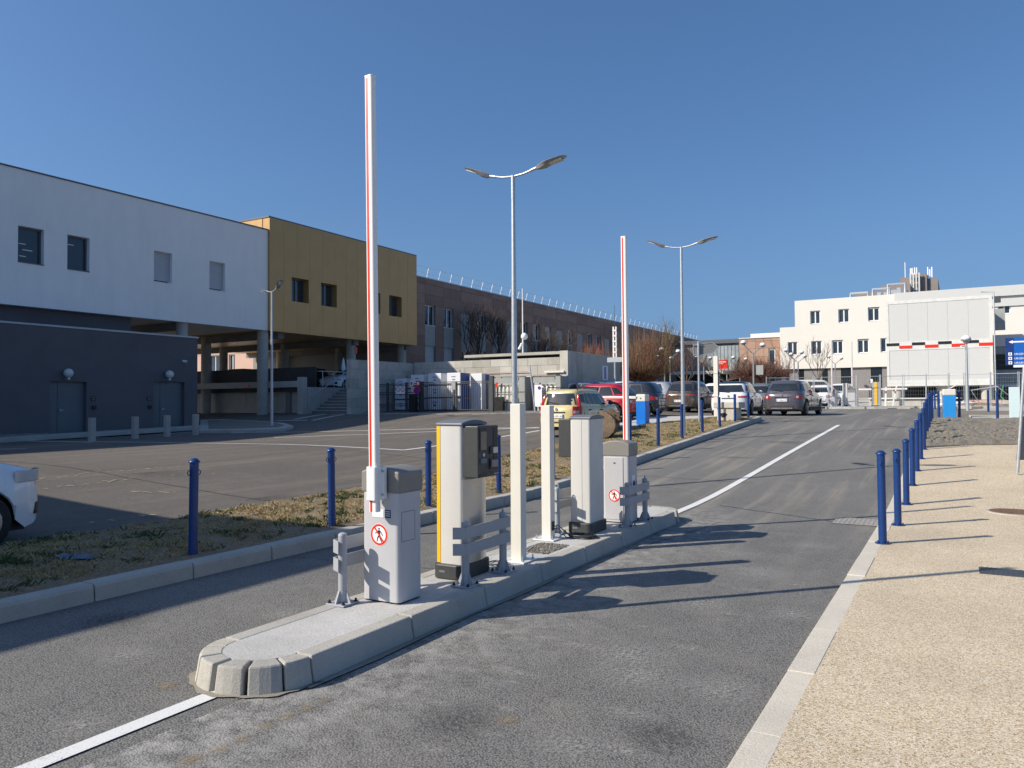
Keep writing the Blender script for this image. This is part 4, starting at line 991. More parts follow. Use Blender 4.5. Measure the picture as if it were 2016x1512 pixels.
    for sd_ in 'rl':
        patch('side_window', sd_, [(.02, .16), (.90, .13), (.80, .88), (.02, .90)])
        if not van:
            patch('side_window', sd_, [(-.52, .19), (-.03, .16), (-.03, .90), (-.50, .90)])
            if full: patch('quarter_window', sd_, [(-.86, .36), (-.57, .22), (-.55, .86), (-.78, .80)])
    def endpatch(nm, x0, x1, z0, z1, rear, mat, parent_=None, off=.012, th=.05, bev=0):
        k = 5; xs_ = [x0+(x1-x0)*i/k for i in range(k+1)]; sg = -1 if rear else 1
        poly = [(x, sg*(yend(x)+off)) for x in xs_]+[(x, sg*(yend(x)-th)) for x in xs_[::-1]]
        return MB().prism(poly, z0, z1).build(nm, mat, parent_ or t, local=True, bevel=bev, fix=True)
    for s in (-1, 1):
        wheel(t, s*(hw-.11), yr, R, .20, s); wheel(t, s*(hw-.11), yf, R, .20, s)
        O = lambda a_, b_: (min(s*a_, s*b_), max(s*a_, s*b_))
        if lamps == 'high':
            pts_ = []
            for r in (.0, .2, .4, .6, .8):
                a, y0, y1, z = lev(r); f = .90; bb = (y1-y0)/2; k = (1-f**SP)**(1/SP); pts_.append((s*(a*f+.02), (y0+y1)/2-bb*k-.004, z))
            MB().tube(pts_, [.055, .065, .062, .055, .035], 8).build('tail_lamp', REDL, t, local=True, smooth=60)
            o = endpatch('tail_lamp', *O(hw*.70, hw*.95), belt-.36, belt-.03, True, REDL, bev=.012); endpatch('reversing_light', *O(hw*.74, hw*.90), belt-.26, belt-.17, True, CLEAR, o, .018)
        else:
            zl = {'mid': (belt-.29, belt-.13), 'strip': (belt-.19, belt-.12)}[lamps]; xa = {'mid': .62, 'strip': .46}[lamps]
            o = endpatch('tail_lamp', *O(hw*xa, hw*.955), zl[0], zl[1], True, REDL, bev=.02)
            if full: endpatch('reversing_light', *O(hw*(xa+.06), hw*(xa+.16)), zl[0]+.03, zl[1]-.03, True, CLEAR, o, .018)
        if full:
            endpatch('headlight', *O(hw*.55, hw*.95), nose-.10, nose+.04, False, CLEAR, bev=.02)
            endpatch('fog_lamp', *O(hw*.62, hw*.84), .36, .50, False, BLACK, bev=.01)
            MB().sphere((s*(hw+.05), c1-.42, belt+.08), .10, 12, 8, (1.0, .6, .75)).build('mirror', BPLAST if paint is not CPW else paint, t, local=True, smooth=80)
    if full:
        if clad:
            endpatch('rear_bumper', -hw*.93, hw*.93, sill+.03, .46, True, BPLAST, bev=.02)
            MB().box(-hw*.5, hw*.5, -h-.03, -h+.05, sill+.08, sill+.12).build('skid_trim', RIM, t, local=True)
            for s in (-1, 1): MB().box(min(s*hw*.955, s*(hw+.004)), max(s*hw*.955, s*(hw+.004)), yr+Ra+.02, yf-Ra-.02, sill-.01, sill+.16).build('sill_trim', BPLAST, t, local=True)
        else: endpatch('bumper_strip', -hw*.9, hw*.9, .42, .46, True, BPLAST)
        bt = MB(); sm_ = MB()
        for s in (-1, 1):
            for fy in (.30, .62): yy_ = c0+(c1-c0)*fy; bt.box(min(s*hw*.97, s*(hw+.012)), max(s*hw*.97, s*(hw+.012)), yy_-.08, yy_+.08, belt-.16, belt-.13)
            for fy in (.14, .52, .94): yy_ = c0+(c1-c0)*fy; sm_.box(min(s*hw*.98, s*(hw+.001)), max(s*hw*.98, s*(hw+.001)), yy_-.004, yy_+.004, .40, belt-.22)
        bt.build('door_handle', BPLAST, t, local=True); sm_.build('door_gap', BLACK, t, local=True)
        a, y0, y1, z = lev(.18); MB().bar((.02, y0-.03, z), (-.34, y0-.035, z+.07), .018).build('wiper', BLACK, t, local=True)
        MB().box(-.30, .30, -h-.022, -h+.03, belt-.23, belt-.20).build('boot_handle', BPLAST, t, local=True)
        MB().tube([(0, -h-.004, belt-.12), (0, -h-.018, belt-.12)], .045, 14).build('badge', RIM, t, local=True)
    if plate is not None:
        pz = belt-.40 if lamps != 'strip' else .52
        pl_ = MB().box(-.26, .26, -h-.022, -h-.004, pz, pz+.115).build('number_plate', SWHITE, t, local=True)
        for s in (-1, 1): MB().box(min(s*.26, s*.222), max(s*.26, s*.222), -h-.0235, -h-.021, pz, pz+.115).build('plate_band', SBLUE, pl_, local=True)
        if plate: text(plate, .092, (0, -h-.0245, pz+.025), (pi/2, 0, 0), BLACK, pl_, ax='CENTER')
    if rails:
        for s in (-1, 1): MB().tube([(s*w1*.90, c2+.15, H-.06), (s*w1*.90, c2+.20, H+.05), (s*w1*.90, c3-.24, H+.05), (s*w1*.90, c3-.2, H-.06)], .018, 6).build('roof_rail', BLACK, t, local=True)
    return t
CPW = carpaint('white', (.74, .76, .78)); CPY = carpaint('cream_yellow', (.62, .52, .25)); CPR = carpaint('red', (.42, .008, .02)); CPB = carpaint('blue_black', (.018, .024, .035))
CPN = carpaint('bronze', (.13, .095, .07), .5); CPG = carpaint('plum_grey', (.115, .105, .12), .4); CPS = carpaint('silver', (.45, .47, .49), .5); CPD = carpaint('dark_blue', (.015, .03, .08)); CPK = carpaint('black', (.012, .012, .014)); CPM = carpaint('mid_grey', (.20, .21, .22), .4)
def ground_at(x, y, off=0): return (x, y, zg(x, y)+off)
# parked left foreground (nose only in the picture)
car('hatchback_car', 'white car whose nose enters the picture at the left edge beside the verge', ground_at(-10.50, 3.20), 0, CPW, L=4.38, Wd=1.83, H=1.62, hood=1.10, belt=1.04, R=.33, wb=2.68, rear_oh=.88, cab=(-.46, .20, -.42, -.02), nose=.86, plate='')
# yellow hatchback
panda = car('hatchback_car', 'pale yellow hatchback with tall red tail lamps and black roof rails', ground_at(-11.05, 23.85, 0), rad(-2), CPY, L=3.54, Wd=1.58, H=1.52, hood=1.0, belt=.98, R=.29, wb=2.3, rear_oh=.62,
            cab=(-.49, .27, -.43, .10), nose=.72, plate=' AD-281-JA', lamps='high', rails=True, tw=.78, rearglass=(.84, .12, .88))
car('hatchback_car', 'red hatchback parked behind the yellow car and the far barrier boom', ground_at(-13.15, 29.3), rad(90), CPR, L=4.2, Wd=1.75, H=1.45, belt=.92, R=.32, wb=2.6, rear_oh=.75, cab=(-.47, .18, -.36, .02), plate='BX-904-KS')
car('hatchback_car', 'black small hatchback with blue roof behind the blue barrier cabinet', ground_at(-12.9, 32.4), rad(90), CPB, roof=CPD, L=3.6, Wd=1.68, H=1.47, belt=.95, R=.29, wb=2.4, rear_oh=.55, cab=(-.48, .24, -.40, .10), plate='CK-217-RV')
car('suv_car', 'bronze brown SUV seen from behind between the lamp pole and the sign pole', ground_at(-12.2, 40.6), rad(-3), CPN, L=4.5, Wd=1.86, H=1.62, hood=1.05, belt=1.02, R=.36, wb=2.7, rear_oh=.9, cab=(-.48, .18, -.38, .02), lamps='strip', plate='FZ-443-NH', clad=True)
car('suv_car', 'white compact SUV with black roof and slim tail lamps behind the stone block', ground_at(-8.9, 36.7), rad(2), CPW, roof=CPK, L=4.12, Wd=1.80, H=1.54, hood=1.0, belt=1.0, R=.34, wb=2.56, rear_oh=.75, cab=(-.48, .20, -.40, .04), lamps='strip', plate='GA-752-MT', clad=True)
car('suv_car', 'plum grey compact SUV driving away on the road past the end of the verge', ground_at(-6.45, 37.0), rad(-4), CPG, L=4.12, Wd=1.78, H=1.57, hood=1.0, belt=1.02, R=.34, wb=2.6, rear_oh=.75, cab=(-.48, .20, -.38, .04), lamps='mid', plate='ET-388-EW', clad=True)
car('hatchback_car', 'white hatchback behind the plum grey SUV, left of the distant barrier island', ground_at(-7.7, 55.2), rad(-3), CPW, L=3.95, Wd=1.7, H=1.51, belt=.95, R=.30, wb=2.5, rear_oh=.7, cab=(-.48, .20, -.38, .06), plate='')
car('suv_car', 'white SUV facing the camera behind the white hatchback and fence', ground_at(-7.6, 63), rad(176), CPW, L=4.4, Wd=1.8, H=1.62, belt=1.0, R=.34, wb=2.65, plate=None)
car('delivery_van', 'white panel van parked before the dark shopfronts of the cream building', ground_at(-11.0, 72), rad(-62), CPW, L=5.2, Wd=1.95, H=1.98, hood=1.15, belt=1.12, R=.33, wb=3.1, rear_oh=.95, cab=(-.49, .33, -.485, .20), tw=.84, van=True)
# box truck
x, y = -24.5, 58.0; z = zg(x, y)
t = thing('box_truck', 'pale grey box truck parked beyond the car rows beside twin globe lamps', 'truck', (x, y, z), rz=rad(168))
MB().box(-1.1, 1.1, -3.1, 1.2, .9, 3.15).build('cargo_box', M('truck_grey', (.52, .56, .60), .5, var=.04), t, local=True, bevel=.03)
MB().prism([(1.25, .5), (2.9, .5), (3.0, 1.3), (2.45, 2.25), (1.25, 2.3)], -1.0, 1.0, 'x').build('cab', CPW, t, local=True, bevel=.04)
MB().add([(-.88, 2.935, 1.42), (.88, 2.935, 1.42), (.8, 2.49, 2.18), (-.8, 2.49, 2.18)], [(0, 1, 2, 3)]).build('windscreen', CGLASS, t, local=True).location = (0, .03, .01)
for s in (-1, 1):
    MB().box(min(s*1.0, s*1.012), max(s*1.0, s*1.012), 1.6, 2.4, 1.35, 1.95).build('side_window', CGLASS, t, local=True)
    for yy in (-2.0, 2.1): wheel(t, s*.9, yy, .38, .24, s)
MB().box(-.9, .9, -3.0, 2.9, .4, .9).build('chassis', BLACK, t, local=True)
# the crowded car park beyond
cols = [('white', CPW), ('silver', CPS), ('dark blue', CPD), ('black', CPK), ('mid grey', CPM), ('red', CPR)]
spots = [(-16.2, 38.5, 90, 0, 'behind the black small hatchback'), (-17.0, 36.0, 90, 2, 'just behind the roof of the black small hatchback'), (-16.3, 44.3, 92, 1, 'behind the bronze SUV roof'), (-12.4, 47.2, 0, 0, 'directly beyond the bronze SUV'), (-9.6, 45.6, 2, 4, 'hidden behind the white compact SUV'),
         (-20.6, 45.5, 90, 0, 'between the far boom and the black hatchback'), (-20.4, 50.2, 90, 4, 'in the third row below the reddish bush'), (-16.2, 50.0, 90, 2, 'in the third row left of the sign pole'), (-15.2, 54.5, 0, 0, 'estate with blue window glow by the white square post'),
         (-12.8, 58.5, 5, 5, 'under the bare trees of the second row'), (-12.0, 52.5, 0, 3, 'beyond the white compact SUV roof'), (-10.3, 52.6, 0, 1, 'left of the white hatchback by the fence'), (-22.5, 64, 90, 3, 'under the reddish bush crown'), (-17.6, 63.5, 90, 1, 'near the pale canopy post'), (-14.6, 68, 0, 0, 'near the twin globe lamps'),
         (-10.4, 61.5, 2, 4, 'behind the fence near a bare sapling'), (-18.8, 57.0, 88, 0, 'beside the box truck'),  (-13.2, 63.4, 0, 2, 'by the hedge of the distant plane tree'), (-9.2, 67.5, 0, 1, 'in front of the dark shopfronts')]
for x, y, a, c, l in spots:
    H_ = random.uniform(1.42, 1.62)
    car('parked_car', '%s car partly hidden %s' % (cols[c][0], l), ground_at(x, y), rad(a), cols[c][1], L=random.uniform(3.9, 4.4), H=H_, full=False, group='cars filling the car park', plate=None, cab=(-.48, .20, -.38, .05))
# cars on the deck under the building
for x, y, a, p, l in ((-33.7, 37.4, 182, CPW, 'white car with dark grille parked on the raised deck above the stairs'), (-36.6, 36.4, 184, CPK, 'black car on the raised deck, its window edge catching light'), (-41.5, 35.0, 90, CPK, 'dark car silhouetted against the pink wall on the deck'), (-47.0, 34.6, 90, CPK, 'dark estate car on the deck nearest the annex corner')):
    o = car('deck_car', l, (x, y, 2.565), rad(a), p, H=1.5, full=(p is CPW), group='cars on the raised deck', plate=None)

# ------------------------------------------------------------------ buildings
def face(kind, c):
    """maps (a, depth, z) to world for a facade whose outward normal is +x ('x') or -y ('y') and whose plane is at c"""
    if kind == 'x': return lambda a, d, z: (c-d, a, z)
    return lambda a, d, z: (a, c+d, z)
def fbox(mb, F, a0, a1, d0, d1, z0, z1):
    p, q = F(a0, d0, z0), F(a1, d1, z1)
    return mb.box(min(p[0], q[0]), max(p[0], q[0]), min(p[1], q[1]), max(p[1], q[1]), z0, z1)
def skin(parent, name, mat, kind, c, a0, a1, z0, z1, holes, d=.3):
    F = face(kind, c); A = sorted({a0, a1, *[h[0] for h in holes], *[h[1] for h in holes]}); b = MB()
    for p, q in zip(A, A[1:]):
        hs = sorted([h for h in holes if h[0] < (p+q)/2 < h[1]], key=lambda h: h[2]); z = z0
        for h in hs:
            if h[2] > z+.001: fbox(b, F, p, q, 0, d, z, h[2])
            z = h[3]
        if z1 > z+.001: fbox(b, F, p, q, 0, d, z, z1)
    return b.build(name, mat, parent)
def window(parent, kind, c, h, depth=.22, frame=WFRAME, glass=GLASS, mull=1, blind=0, sill=True, fw=.06, name='window', shutter=0):
    F = face(kind, c); a0, a1, z0, z1 = h; b = MB(); f0, f1 = depth-.07, depth
    for r in ((a0, a0+fw, z0, z1), (a1-fw, a1, z0, z1)): fbox(b, F, r[0], r[1], f0, f1, r[2], r[3])
    for r in ((a0+fw, a1-fw, z0, z0+fw), (a0+fw, a1-fw, z1-fw, z1)): fbox(b, F, r[0], r[1], f0, f1, r[2], r[3])
    for i in range(mull): m = a0+(a1-a0)*(i+1)/(mull+1); fbox(b, F, m-fw*.7, m+fw*.7, f0-.01, f1, z0+fw, z1-fw)
    w = b.build(name, frame, parent)
    p = MB(); fbox(p, F, a0+fw*.5, a1-fw*.5, f1-.03, f1-.02, z0+fw*.5, z1-fw*.5); p.build('pane', glass, w)
    if sill: s = MB(); fbox(s, F, a0-.0, a1+.0, -.03, depth-.07, z0-.025, z0+.012); s.build('sill', frame if frame is WFRAME else DFRAME, w)
    if shutter:
        s = MB(); n = max(3, int((z1-z0)*shutter/.09)); hh = (z1-z0)*shutter/n
        for i in range(n): fbox(s, F, a0+.02, a1-.02, f0-.03, f0-.015, z1-(i+1)*hh+.008, z1-i*hh)
        s.build('shutter', M('shutter_grey', (.46, .48, .50), .6, var=.03), w)
    return w
FX = 'x'; FY = 'y'
# --- white upper storey on columns
XW = -32.0
wb_ = thing('white_building', 'long white upper storey with small recessed windows above the dark annex at left', 'building', (-40, 5, .5))
WIN = [(2.0, 3.0), (9.6, 10.6), (12.6, 13.6), (16.45, 17.45), (18.4, 19.35), (22.4, 23.35), (25.45, 26.4)]
hl = [(a, b, 7.42, 8.86) for a, b in WIN]
skin(wb_, 'wall', WHITE, FX, XW, -25, 29.2, 5.68, 11.10, hl)
MB().box(-48, XW-.303, -25, 29.2, 5.72, 11.0).build('core', WHITE, wb_)
MB().box(-48.05, XW+.04, -25, 29.2, 11.10, 11.16).build('coping', DFRAME, wb_)
for i, h in enumerate(hl):
    w = window(wb_, FX, XW, h, .28, frame=DFRAME if i < 5 else WFRAME, mull=0, shutter=.93 if i >= 5 else 0, glass=M('lit_glass', (.035, .055, .075), .05) if i < 5 else GLASS)
    if i < 5:
        lm = MB()
        for k, (fa, fz) in enumerate([(.12, .55), (.4, .36), (.15, .14)] if i % 2 else [(.1, .80)]):
            a = h[0]+.10+fa*.5; z = h[2]+.1+fz*1.2; lm.box(XW-.2505, XW-.246, a, a+.26+.12*(k % 2), z, z+.03)
        lm.build('ceiling_light', M('ceiling_light', (.85, .80, .65), .4), w)
# --- dark infill under it and annex
MB().box(-36, XW-.5, -25, 21.6, .3, 5.70).build('infill_wall', ANTH, wb_)
for y, l in ((24.2, 0),): MB().cyl(XW-.4, y, .5, 5.7, .27, n=20).build('column', CONC, wb_, smooth=40)
an = thing('annex_building', 'low anthracite annex with two grey steel doors at left', 'building', (-31, 8, .45))
D1 = [onx(97, -29), onx(170, -29)]; D2 = [onx(302.5, -29), onx(363, -29)]
dh = [(D1[0], D1[1], .2, 2.62), (D2[0], D2[1], .2, 2.70)]
skin(an, 'wall', ANTH, FX, -29, -25, 22.45, .2, 4.64, dh, d=.25)
MB().box(-31.9, -29.252, -25, 22.45, .2, 4.60).build('core', ANTH, an)
MB().box(-31.9, -28.97, -25, 22.5, 4.64, 4.71).build('coping', M('zinc', (.30, .34, .38), .4, metal=.6), an)
pb = MB(); pa = [-25, dh[0][0]-.02]; 
for a0, a1 in ((-25, dh[0][0]-.04), (dh[0][1]+.02, dh[1][0]-.04), (dh[1][1]+.04, 22.45)): pb.box(-29, -28.965, a0, a1, .2, .5+.22)
pb.build('plinth', CONCD, an)
for k, (a0, a1, z0, z1) in enumerate(dh):
    d = MB().box(-29.20, -29.16, a0, a1, z0, z1).build('door', DOORG, an)
    s = a0+(a1-a0)*.27; MB().box(-29.161, -29.157, s-.008, s+.008, z0, z1).build('door_gap', BLACK, d)
    MB().box(-29.158, -29.10, s+.06, s+.085, 1.50, 1.58).box(-29.11, -29.09, s+.06, s+.19, 1.53, 1.55).build('handle', GALV, d)
for px, z in ((134, 2.93), (333, 3.0)):
    y = onx(px, -28.8); l = MB().sphere((-28.78, y, z), .17, 18, 12).build('globe_light', M('opal_globe', (.60, .62, .60), .3), an, smooth=80); MB().cyl(-28.78, y, z-.25, z-.15, .05, n=12).box(-29, -28.78, y-.02, y+.02, z-.24, z-.20).build('bracket', GALV, l)
y = onx(362, -28.95); c_ = MB().box(-29, -28.93, y-.05, y+.05, 3.55, 3.65).build('camera_mount', SWHITE, an); MB().tube([(-28.95, y-.02, 3.6), (-28.78, y+.03, 3.57)], .055, 12).build('camera', SWHITE, c_)
MB().tube([(-28.785, y+.028, 3.571), (-28.77, y+.032, 3.57)], .04, 12).build('lens', BLACK, c_)
for px in (183, 293): 
    y = onx(px, -29); s_ = MB().box(-29, -28.975, y-.09, y+.09, 1.88, 2.06).build('door_panel', BLACK, an)
    MB().box(-28.974, -28.972, y-.06, y+.06, 1.92, 1.94).box(-28.974, -28.972, y-.06, y+.06, 2.0, 2.02).build('panel_text', GREYP, s_); MB().box(-29, -28.93, y-.04, y+.10, 1.56, 1.70).build('intercom', BLACK, an)
gb = 'concrete bollards in front of the annex'
for i, (px, py) in enumerate(((181, 866), (266, 861), (329, 857), (385, 854))):
    x, y = gp(px, py, .05); z = zg(x, y)
    tag(MB().box(x-.09, x+.09, y-.09, y+.09, z-.05, z+.80).build('concrete_bollard', CONC, bevel=.01), ['pale square concrete bollard right beside the first grey door', 'pale square concrete bollard between the two grey doors', 'pale square concrete bollard in front of the second grey door', 'pale square concrete bollard at the corner of the annex'][i], 'bollard', gb)
# --- ochre building
XG = -31.88
ob = thing('ochre_building', 'ochre metal-clad upper storey on round columns with four recessed windows', 'building', (-40, 35.7, 1))
gw = [(30.8, 32.1), (33.07, 34.4), (37.1, 38.4), (39.3, 40.6)]
y = 29.2; 
import itertools
edges = [29.2+13.05*i/13 for i in range(14)]
FG = face(FX, XG)
for a, b_ in zip(edges, edges[1:]):
    cuts_ = sorted({a, b_, *[v for w in gw for v in w if a < v < b_]})
    for p, q in zip(cuts_, cuts_[1:]):
        inw = any(w[0] < (p+q)/2 < w[1] for w in gw)
        for z0, z1 in (((5.66, 7.44), (8.78, 11.80)) if inw else ((5.66, 11.80),)):
            pn = MB(); e = .004; fbox(pn, FG, p+(e if p == a else 0), q-(e if q == b_ else 0), 0, .05, z0, z1); pn.build('cladding_panel', GOLD, ob)
skin(ob, 'wall', GOLD, FX, XG-.052, 29.2, 42.25, 5.66, 11.80, [(a, b_, 7.44, 8.78) for a, b_ in gw], d=.45)
MB().box(-48, XG-.51, 29.2, 42.25, 5.7, 11.0).build('core', GOLD, ob); 
MB().box(-48, XG-.02, 29.16, 42.27, 11.80, 11.88).build('coping', DFRAME, ob)
MB().box(-48, XG-.55, 29.19, 29.21, 11.0, 11.80).build('parapet', GOLD, ob)
for a, b_ in gw: window(ob, FX, XG, (a, b_, 7.44, 8.78), .48, frame=DFRAME, mull=1, sill=False, fw=.05)
for i, yc in enumerate((30.45, 36.6, 41.7)):
    c_ = MB().cyl(-32.75 if i else -32.4, yc if i else 29.2, .9, 5.7, .29, n=22).build('column', CONC, ob, smooth=40)
    if i == 1: MB().box(-32.50, -32.44, yc+.0, yc+.22, 4.85, 5.25).build('fire_plate', RED, c_)
for xx in (-38.5, -44.5):
    for yc in (18, 24.2, 30.4, 36.6, 41.8): MB().cyl(xx, yc, .9, 5.7, .28, n=18).build('column', CONCB, ob, smooth=40)
for yc in (24.2, 30.4, 36.6, 41.8): MB().box(-48, -32.3, yc-.2, yc+.2, 5.35, 5.70).build('beam', CONCD, ob)
# --- deck, retaining wall, frame, stairs
dk = thing('parking_deck', 'raised parking deck with dark concrete front wall under the buildings', 'parking deck', (-40, 34, 1))
MB().box(-75, -30.2, 31.0, 58, .8, 2.55).box(-30.2, -27.3, 32.9, 42, .8, 2.55).build('deck_slab', CONCB, dk)
MB().box(-75, -30.2, 30.86, 31.0, 2.4, 3.74).build('parapet', M('dark_parapet', (.035, .036, .04), .7, var=.15), dk)
fr_ = MB(); fr_.box(-42, -30.05, 29.75, 30.05, 2.62, 2.95); fr_.box(-30.35, -30.0, 29.72, 30.08, .9, 3.15); fr_.build('door_frame', CONCB, dk)
MB().box(ony(480, 29.7), ony(488, 29.7), 29.72, 29.75, 2.66, 2.80).build('red_plate', RED, dk)
MB().box(ony(562, 30.9), ony(572, 30.9), 30.9, 31, 1.0, 2.5).build('door', DOORG, dk)
for k in range(6): MB().box(-30.5-2.6*(k+1)+.012, -30.5-2.6*k-.012, 30.96, 30.995, 1.0, 2.39).build('wall_panel', CONCB, dk)
CB2_ = mat_concrete('lightened_tread_concrete', (.46, .44, .40), .14, .4, 20)
st = thing('stairs', 'concrete stairs rising to the deck between a side wall and the block wall', 'stairs', (-28.5, 31, 1.2))
for i in range(8):
    MB().box(-29.95, -27.15, 30.4+i*.31, 30.4+(i+1)*.31+.03, 1.0, 1.16+.168*(i+1)).build('step', CONCD, st); MB().box(-29.95, -27.15, 30.37+i*.31, 30.4+(i+1)*.31, 1.162+.168*(i+1), 1.20+.168*(i+1)).build('tread', CB2_ if i < 8 else CONC, st)  # risers darker, treads lighter: step shading put into the colours
MB().prism([(30.1, .9), (32.95, .9), (32.95, 2.62), (30.1, 2.62)], -30.18, -29.97, 'x').build('side_wall', CONCB, st)
r_ = MB(); r_.tube([(-29.8, 30.2, 2.1), (-29.8, 32.9, 3.5)], .025, 8); r_.tube([(-29.8, 30.6, 1.3), (-29.8, 30.6, 2.3)], .02, 6); r_.tube([(-29.8, 32.9, 2.5), (-29.8, 32.9, 3.5)], .025, 8); r_.build('handrail', GALV, st)
r_ = MB(); r_.tube([(-32.5, 31.1, 3.5), (-30.1, 31.1, 3.5), (-30.0, 33.0, 3.5)], .025, 8)
for yy in (31.3, 32.2): r_.tube([(-30.05, yy, 2.55), (-30.05, yy, 3.5)], .02, 6)
r_.build('guard_rail', GALV, st)
x = ony(676, 34.2); t = thing('closed_parasol', 'folded white and blue parasol at the top of the stairs', 'parasol', (x, 34.2, 2.55))
MB().cyl(0, 0, 0, 1.75, .018, n=8).build('pole', GALV, t, local=True); MB().lathe(0, 0, [(.10, 1.1), (.13, 1.2), (.07, 1.65), (.02, 1.85)], 12).build('canopy', CRATEW, t, local=True)
# --- pink rear wing behind the deck
pw = thing('pink_wing', 'pink panelled building seen through the gap under the white building, sunlit', 'building', (-65, 60, 2.8))
FYp = face(FY, 58.0); hp = []
for px0, px1 in ((411, 433), (450, 462), (499, 523), (563, 575)): hp.append((ony(px0, 58), ony(px1, 58), 4.9, 7.25))
skin(pw, 'wall', PINKS, FY, 58.0, -86, -50, 2.8, 10.6, hp, d=.3)
MB().box(-86, -50, 58.31, 66, 2.8, 10.5).build('core', PINKS, pw)
for h in hp: window(pw, FY, 58.0, h, .25, mull=1)
js = MB(); [js.box(-86, -50, 57.985, 58, z, z+.03) for z in (4.85, 7.3, 8.3)]; js.build('joint', TAUPE, pw)
# --- brown panelled building
XB = -33.0; Y0, Y1 = 42.3, 113.0
bb = thing('brown_building', 'long brown panelled hospital wing with paired windows and a roof guard rail', 'building', (-40, 75, 1.2))
MB().box(-48, XB-.36, Y0, Y1, 1.0, 10.6).build('core', TAUPE, bb)
P0 = 44.72; PB = 2.335; pat = 'WWBWWBWWWBWBWWBWWBWWBWWBWWBWWB'
rows = [(1.2, 2.2), (2.2, 2.95), (2.95, 3.65), (3.65, 4.38), (4.38, 5.12), (5.12, 5.85), (5.85, 6.6), (6.6, 7.35), (7.35, 8.08), (8.08, 8.83), (8.83, 9.58), (9.58, 10.33)]
FB = face(FX, XB); cnt = 0; rest = [MB(), MB(), MB()]
pm = {}
def panel(a0, a1, z0, z1, single):
    global cnt
    m = random.randrange(3); dd = random.uniform(0, .012)
    if single and cnt < 285:
        b = MB(); fbox(b, FB, a0+.012, a1-.012, dd, .05, z0+.012, z1-.012); b.build('facade_panel', BROWN[m], bb); cnt += 1
    else: fbox(rest[m], FB, a0+.012, a1-.012, dd, .05, z0+.012, z1-.012)
holes = []
panel(Y0+.02, P0, 8.83, 9.58, True); panel(Y0+.02, P0, 9.58, 10.33, True); panel(Y0+.02, P0, 10.33, 10.72, True)
for z0, z1 in rows[3:10]: panel(Y0+.02, P0, z0, z1, True)
for j in range(29):
    a = P0+j*PB
    if a+PB > Y1: break
    sg = j < 19
    for z0, z1 in rows[-2:]: panel(a, a+PB, z0, z1, sg)
    panel(a, a+PB, 10.33, 10.72, False)
    for z0, z1 in rows[:10]: panel(a+1.27, a+PB, z0, z1, sg and z0 > 4.3)
    if pat[j] == 'B':
        b = MB(); fbox(b, FB, a+.02, a+1.25, .02, .05, 5.75, 8.6); b.build('spandrel', GREYP, bb); panel(a, a+1.27, 8.6, 8.83, False)
        holes.append((a, a+1.27, 3.2, 5.75)); window(bb, FX, XB, (a, a+1.27, 3.2, 5.75), .26, mull=1, fw=.05, shutter=.5 if j % 3 == 0 else 0)
    else:
        window(bb, FX, XB, (a, a+1.27, 7.35, 8.83), .26, mull=1, fw=.06, shutter=random.choice((0, 0, 0, .75)))
        b = MB(); fbox(b, FB, a+.02, a+1.25, .02, .05, 5.86, 7.33); b.build('spandrel', GREYP, bb)
        window(bb, FX, XB, (a, a+1.27, 3.2, 5.86), .26, mull=1, fw=.05, shutter=random.choice((0, .6, .8)))
        holes += [(a, a+1.27, 7.35, 8.83), (a, a+1.27, 3.2, 5.86)]
for k in range(3):
    if rest[k].v: tag(rest[k].build('facade_panel', BROWN[k], bb), kind='stuff')
skin(bb, 'wall', TAUPE, FX, XB-.052, Y0, Y1, 1.0, 10.7, holes, d=.30)
MB().box(-48, XB+.02, Y0, Y1, 10.72, 10.80).build('coping', M('zinc', (0, 0, 0)), bb)
rl = MB(); n = int((Y1-Y0)/1.5)
for i in range(n+1):
    y = Y0+.3+i*1.5; rl.bar((XB-.55, y, 10.78), (XB-.30, y, 11.62), .032)
    rl.bar((XB-.55, y, 10.80), (XB-1.3, y, 10.82), .04)
for z, o in ((11.60, -.305), (11.2, -.43)): rl.bar((XB+o, Y0+.2, z), (XB+o, Y1, z), .03)
rl.build('roof_rail', M('bright_galvanised', (.75, .77, .78), .35, metal=.3), bb)
# --- concrete block walls of the gas yard
def blockwall(name, label, kind, c, a0, a1, z0, z1, bw, bh, th=.28, flip=False, mats=(CONCB,)):
    t = thing(name, label, 'wall', (*face(kind, c)(a0, 0, z0),)); F = face(kind, c); z = z0; r = 0
    while z < z1-.05:
        a = a0-(bw/2 if r % 2 else 0); zz = min(z+bh, z1)
        while a < a1-.02:
            p, q = max(a, a0), min(a+bw, a1)
            if q-p > .05: b = MB(); o = random.uniform(0, .008); fbox(b, F, p+.006, q-.006, o, th, z+.006, zz-.006); b.build('concrete_block', random.choice(mats), t)
            a += bw
        z = zz; r += 1
    k = MB(); fbox(k, F, a0+.01, a1-.01, .03, th-.03, z0, z1-.01); k.build('mortar_core', MORTAR, t)
    return t
CB2 = mat_concrete('block_concrete_pale', (.52, .50, .45), .14, .4, 20); CB3 = mat_concrete('block_concrete_stained', (.40, .385, .34), .2, .6, 20)
XC = -17.2
blockwall('block_wall', 'pale concrete block wall behind the gas yard, facing the camera', FY, 35.5, -27.0, XC-.45, 1.15, 4.05, 1.15, .50, mats=(CONCB, CB2, CB3))
blockwall('block_wall', 'shaded concrete block wall beside the stairs', FX, -27.0, 30.15, 35.45, 1.0, 4.02, 1.15, .50, mats=(CONCB, CB3))
ub = thing('utility_building', 'concrete utility block with vertical panel joints behind the red car', 'building', (-21, 38, 1.2))
MB().box(-26, XC-.12, 35.8, 43, 1, 4.0).build('core', CONCD, ub); MB().box(-24.0, XC-.3, 36.2, 44, 4.25, 4.40).build('roof_slab', CONC, ub)
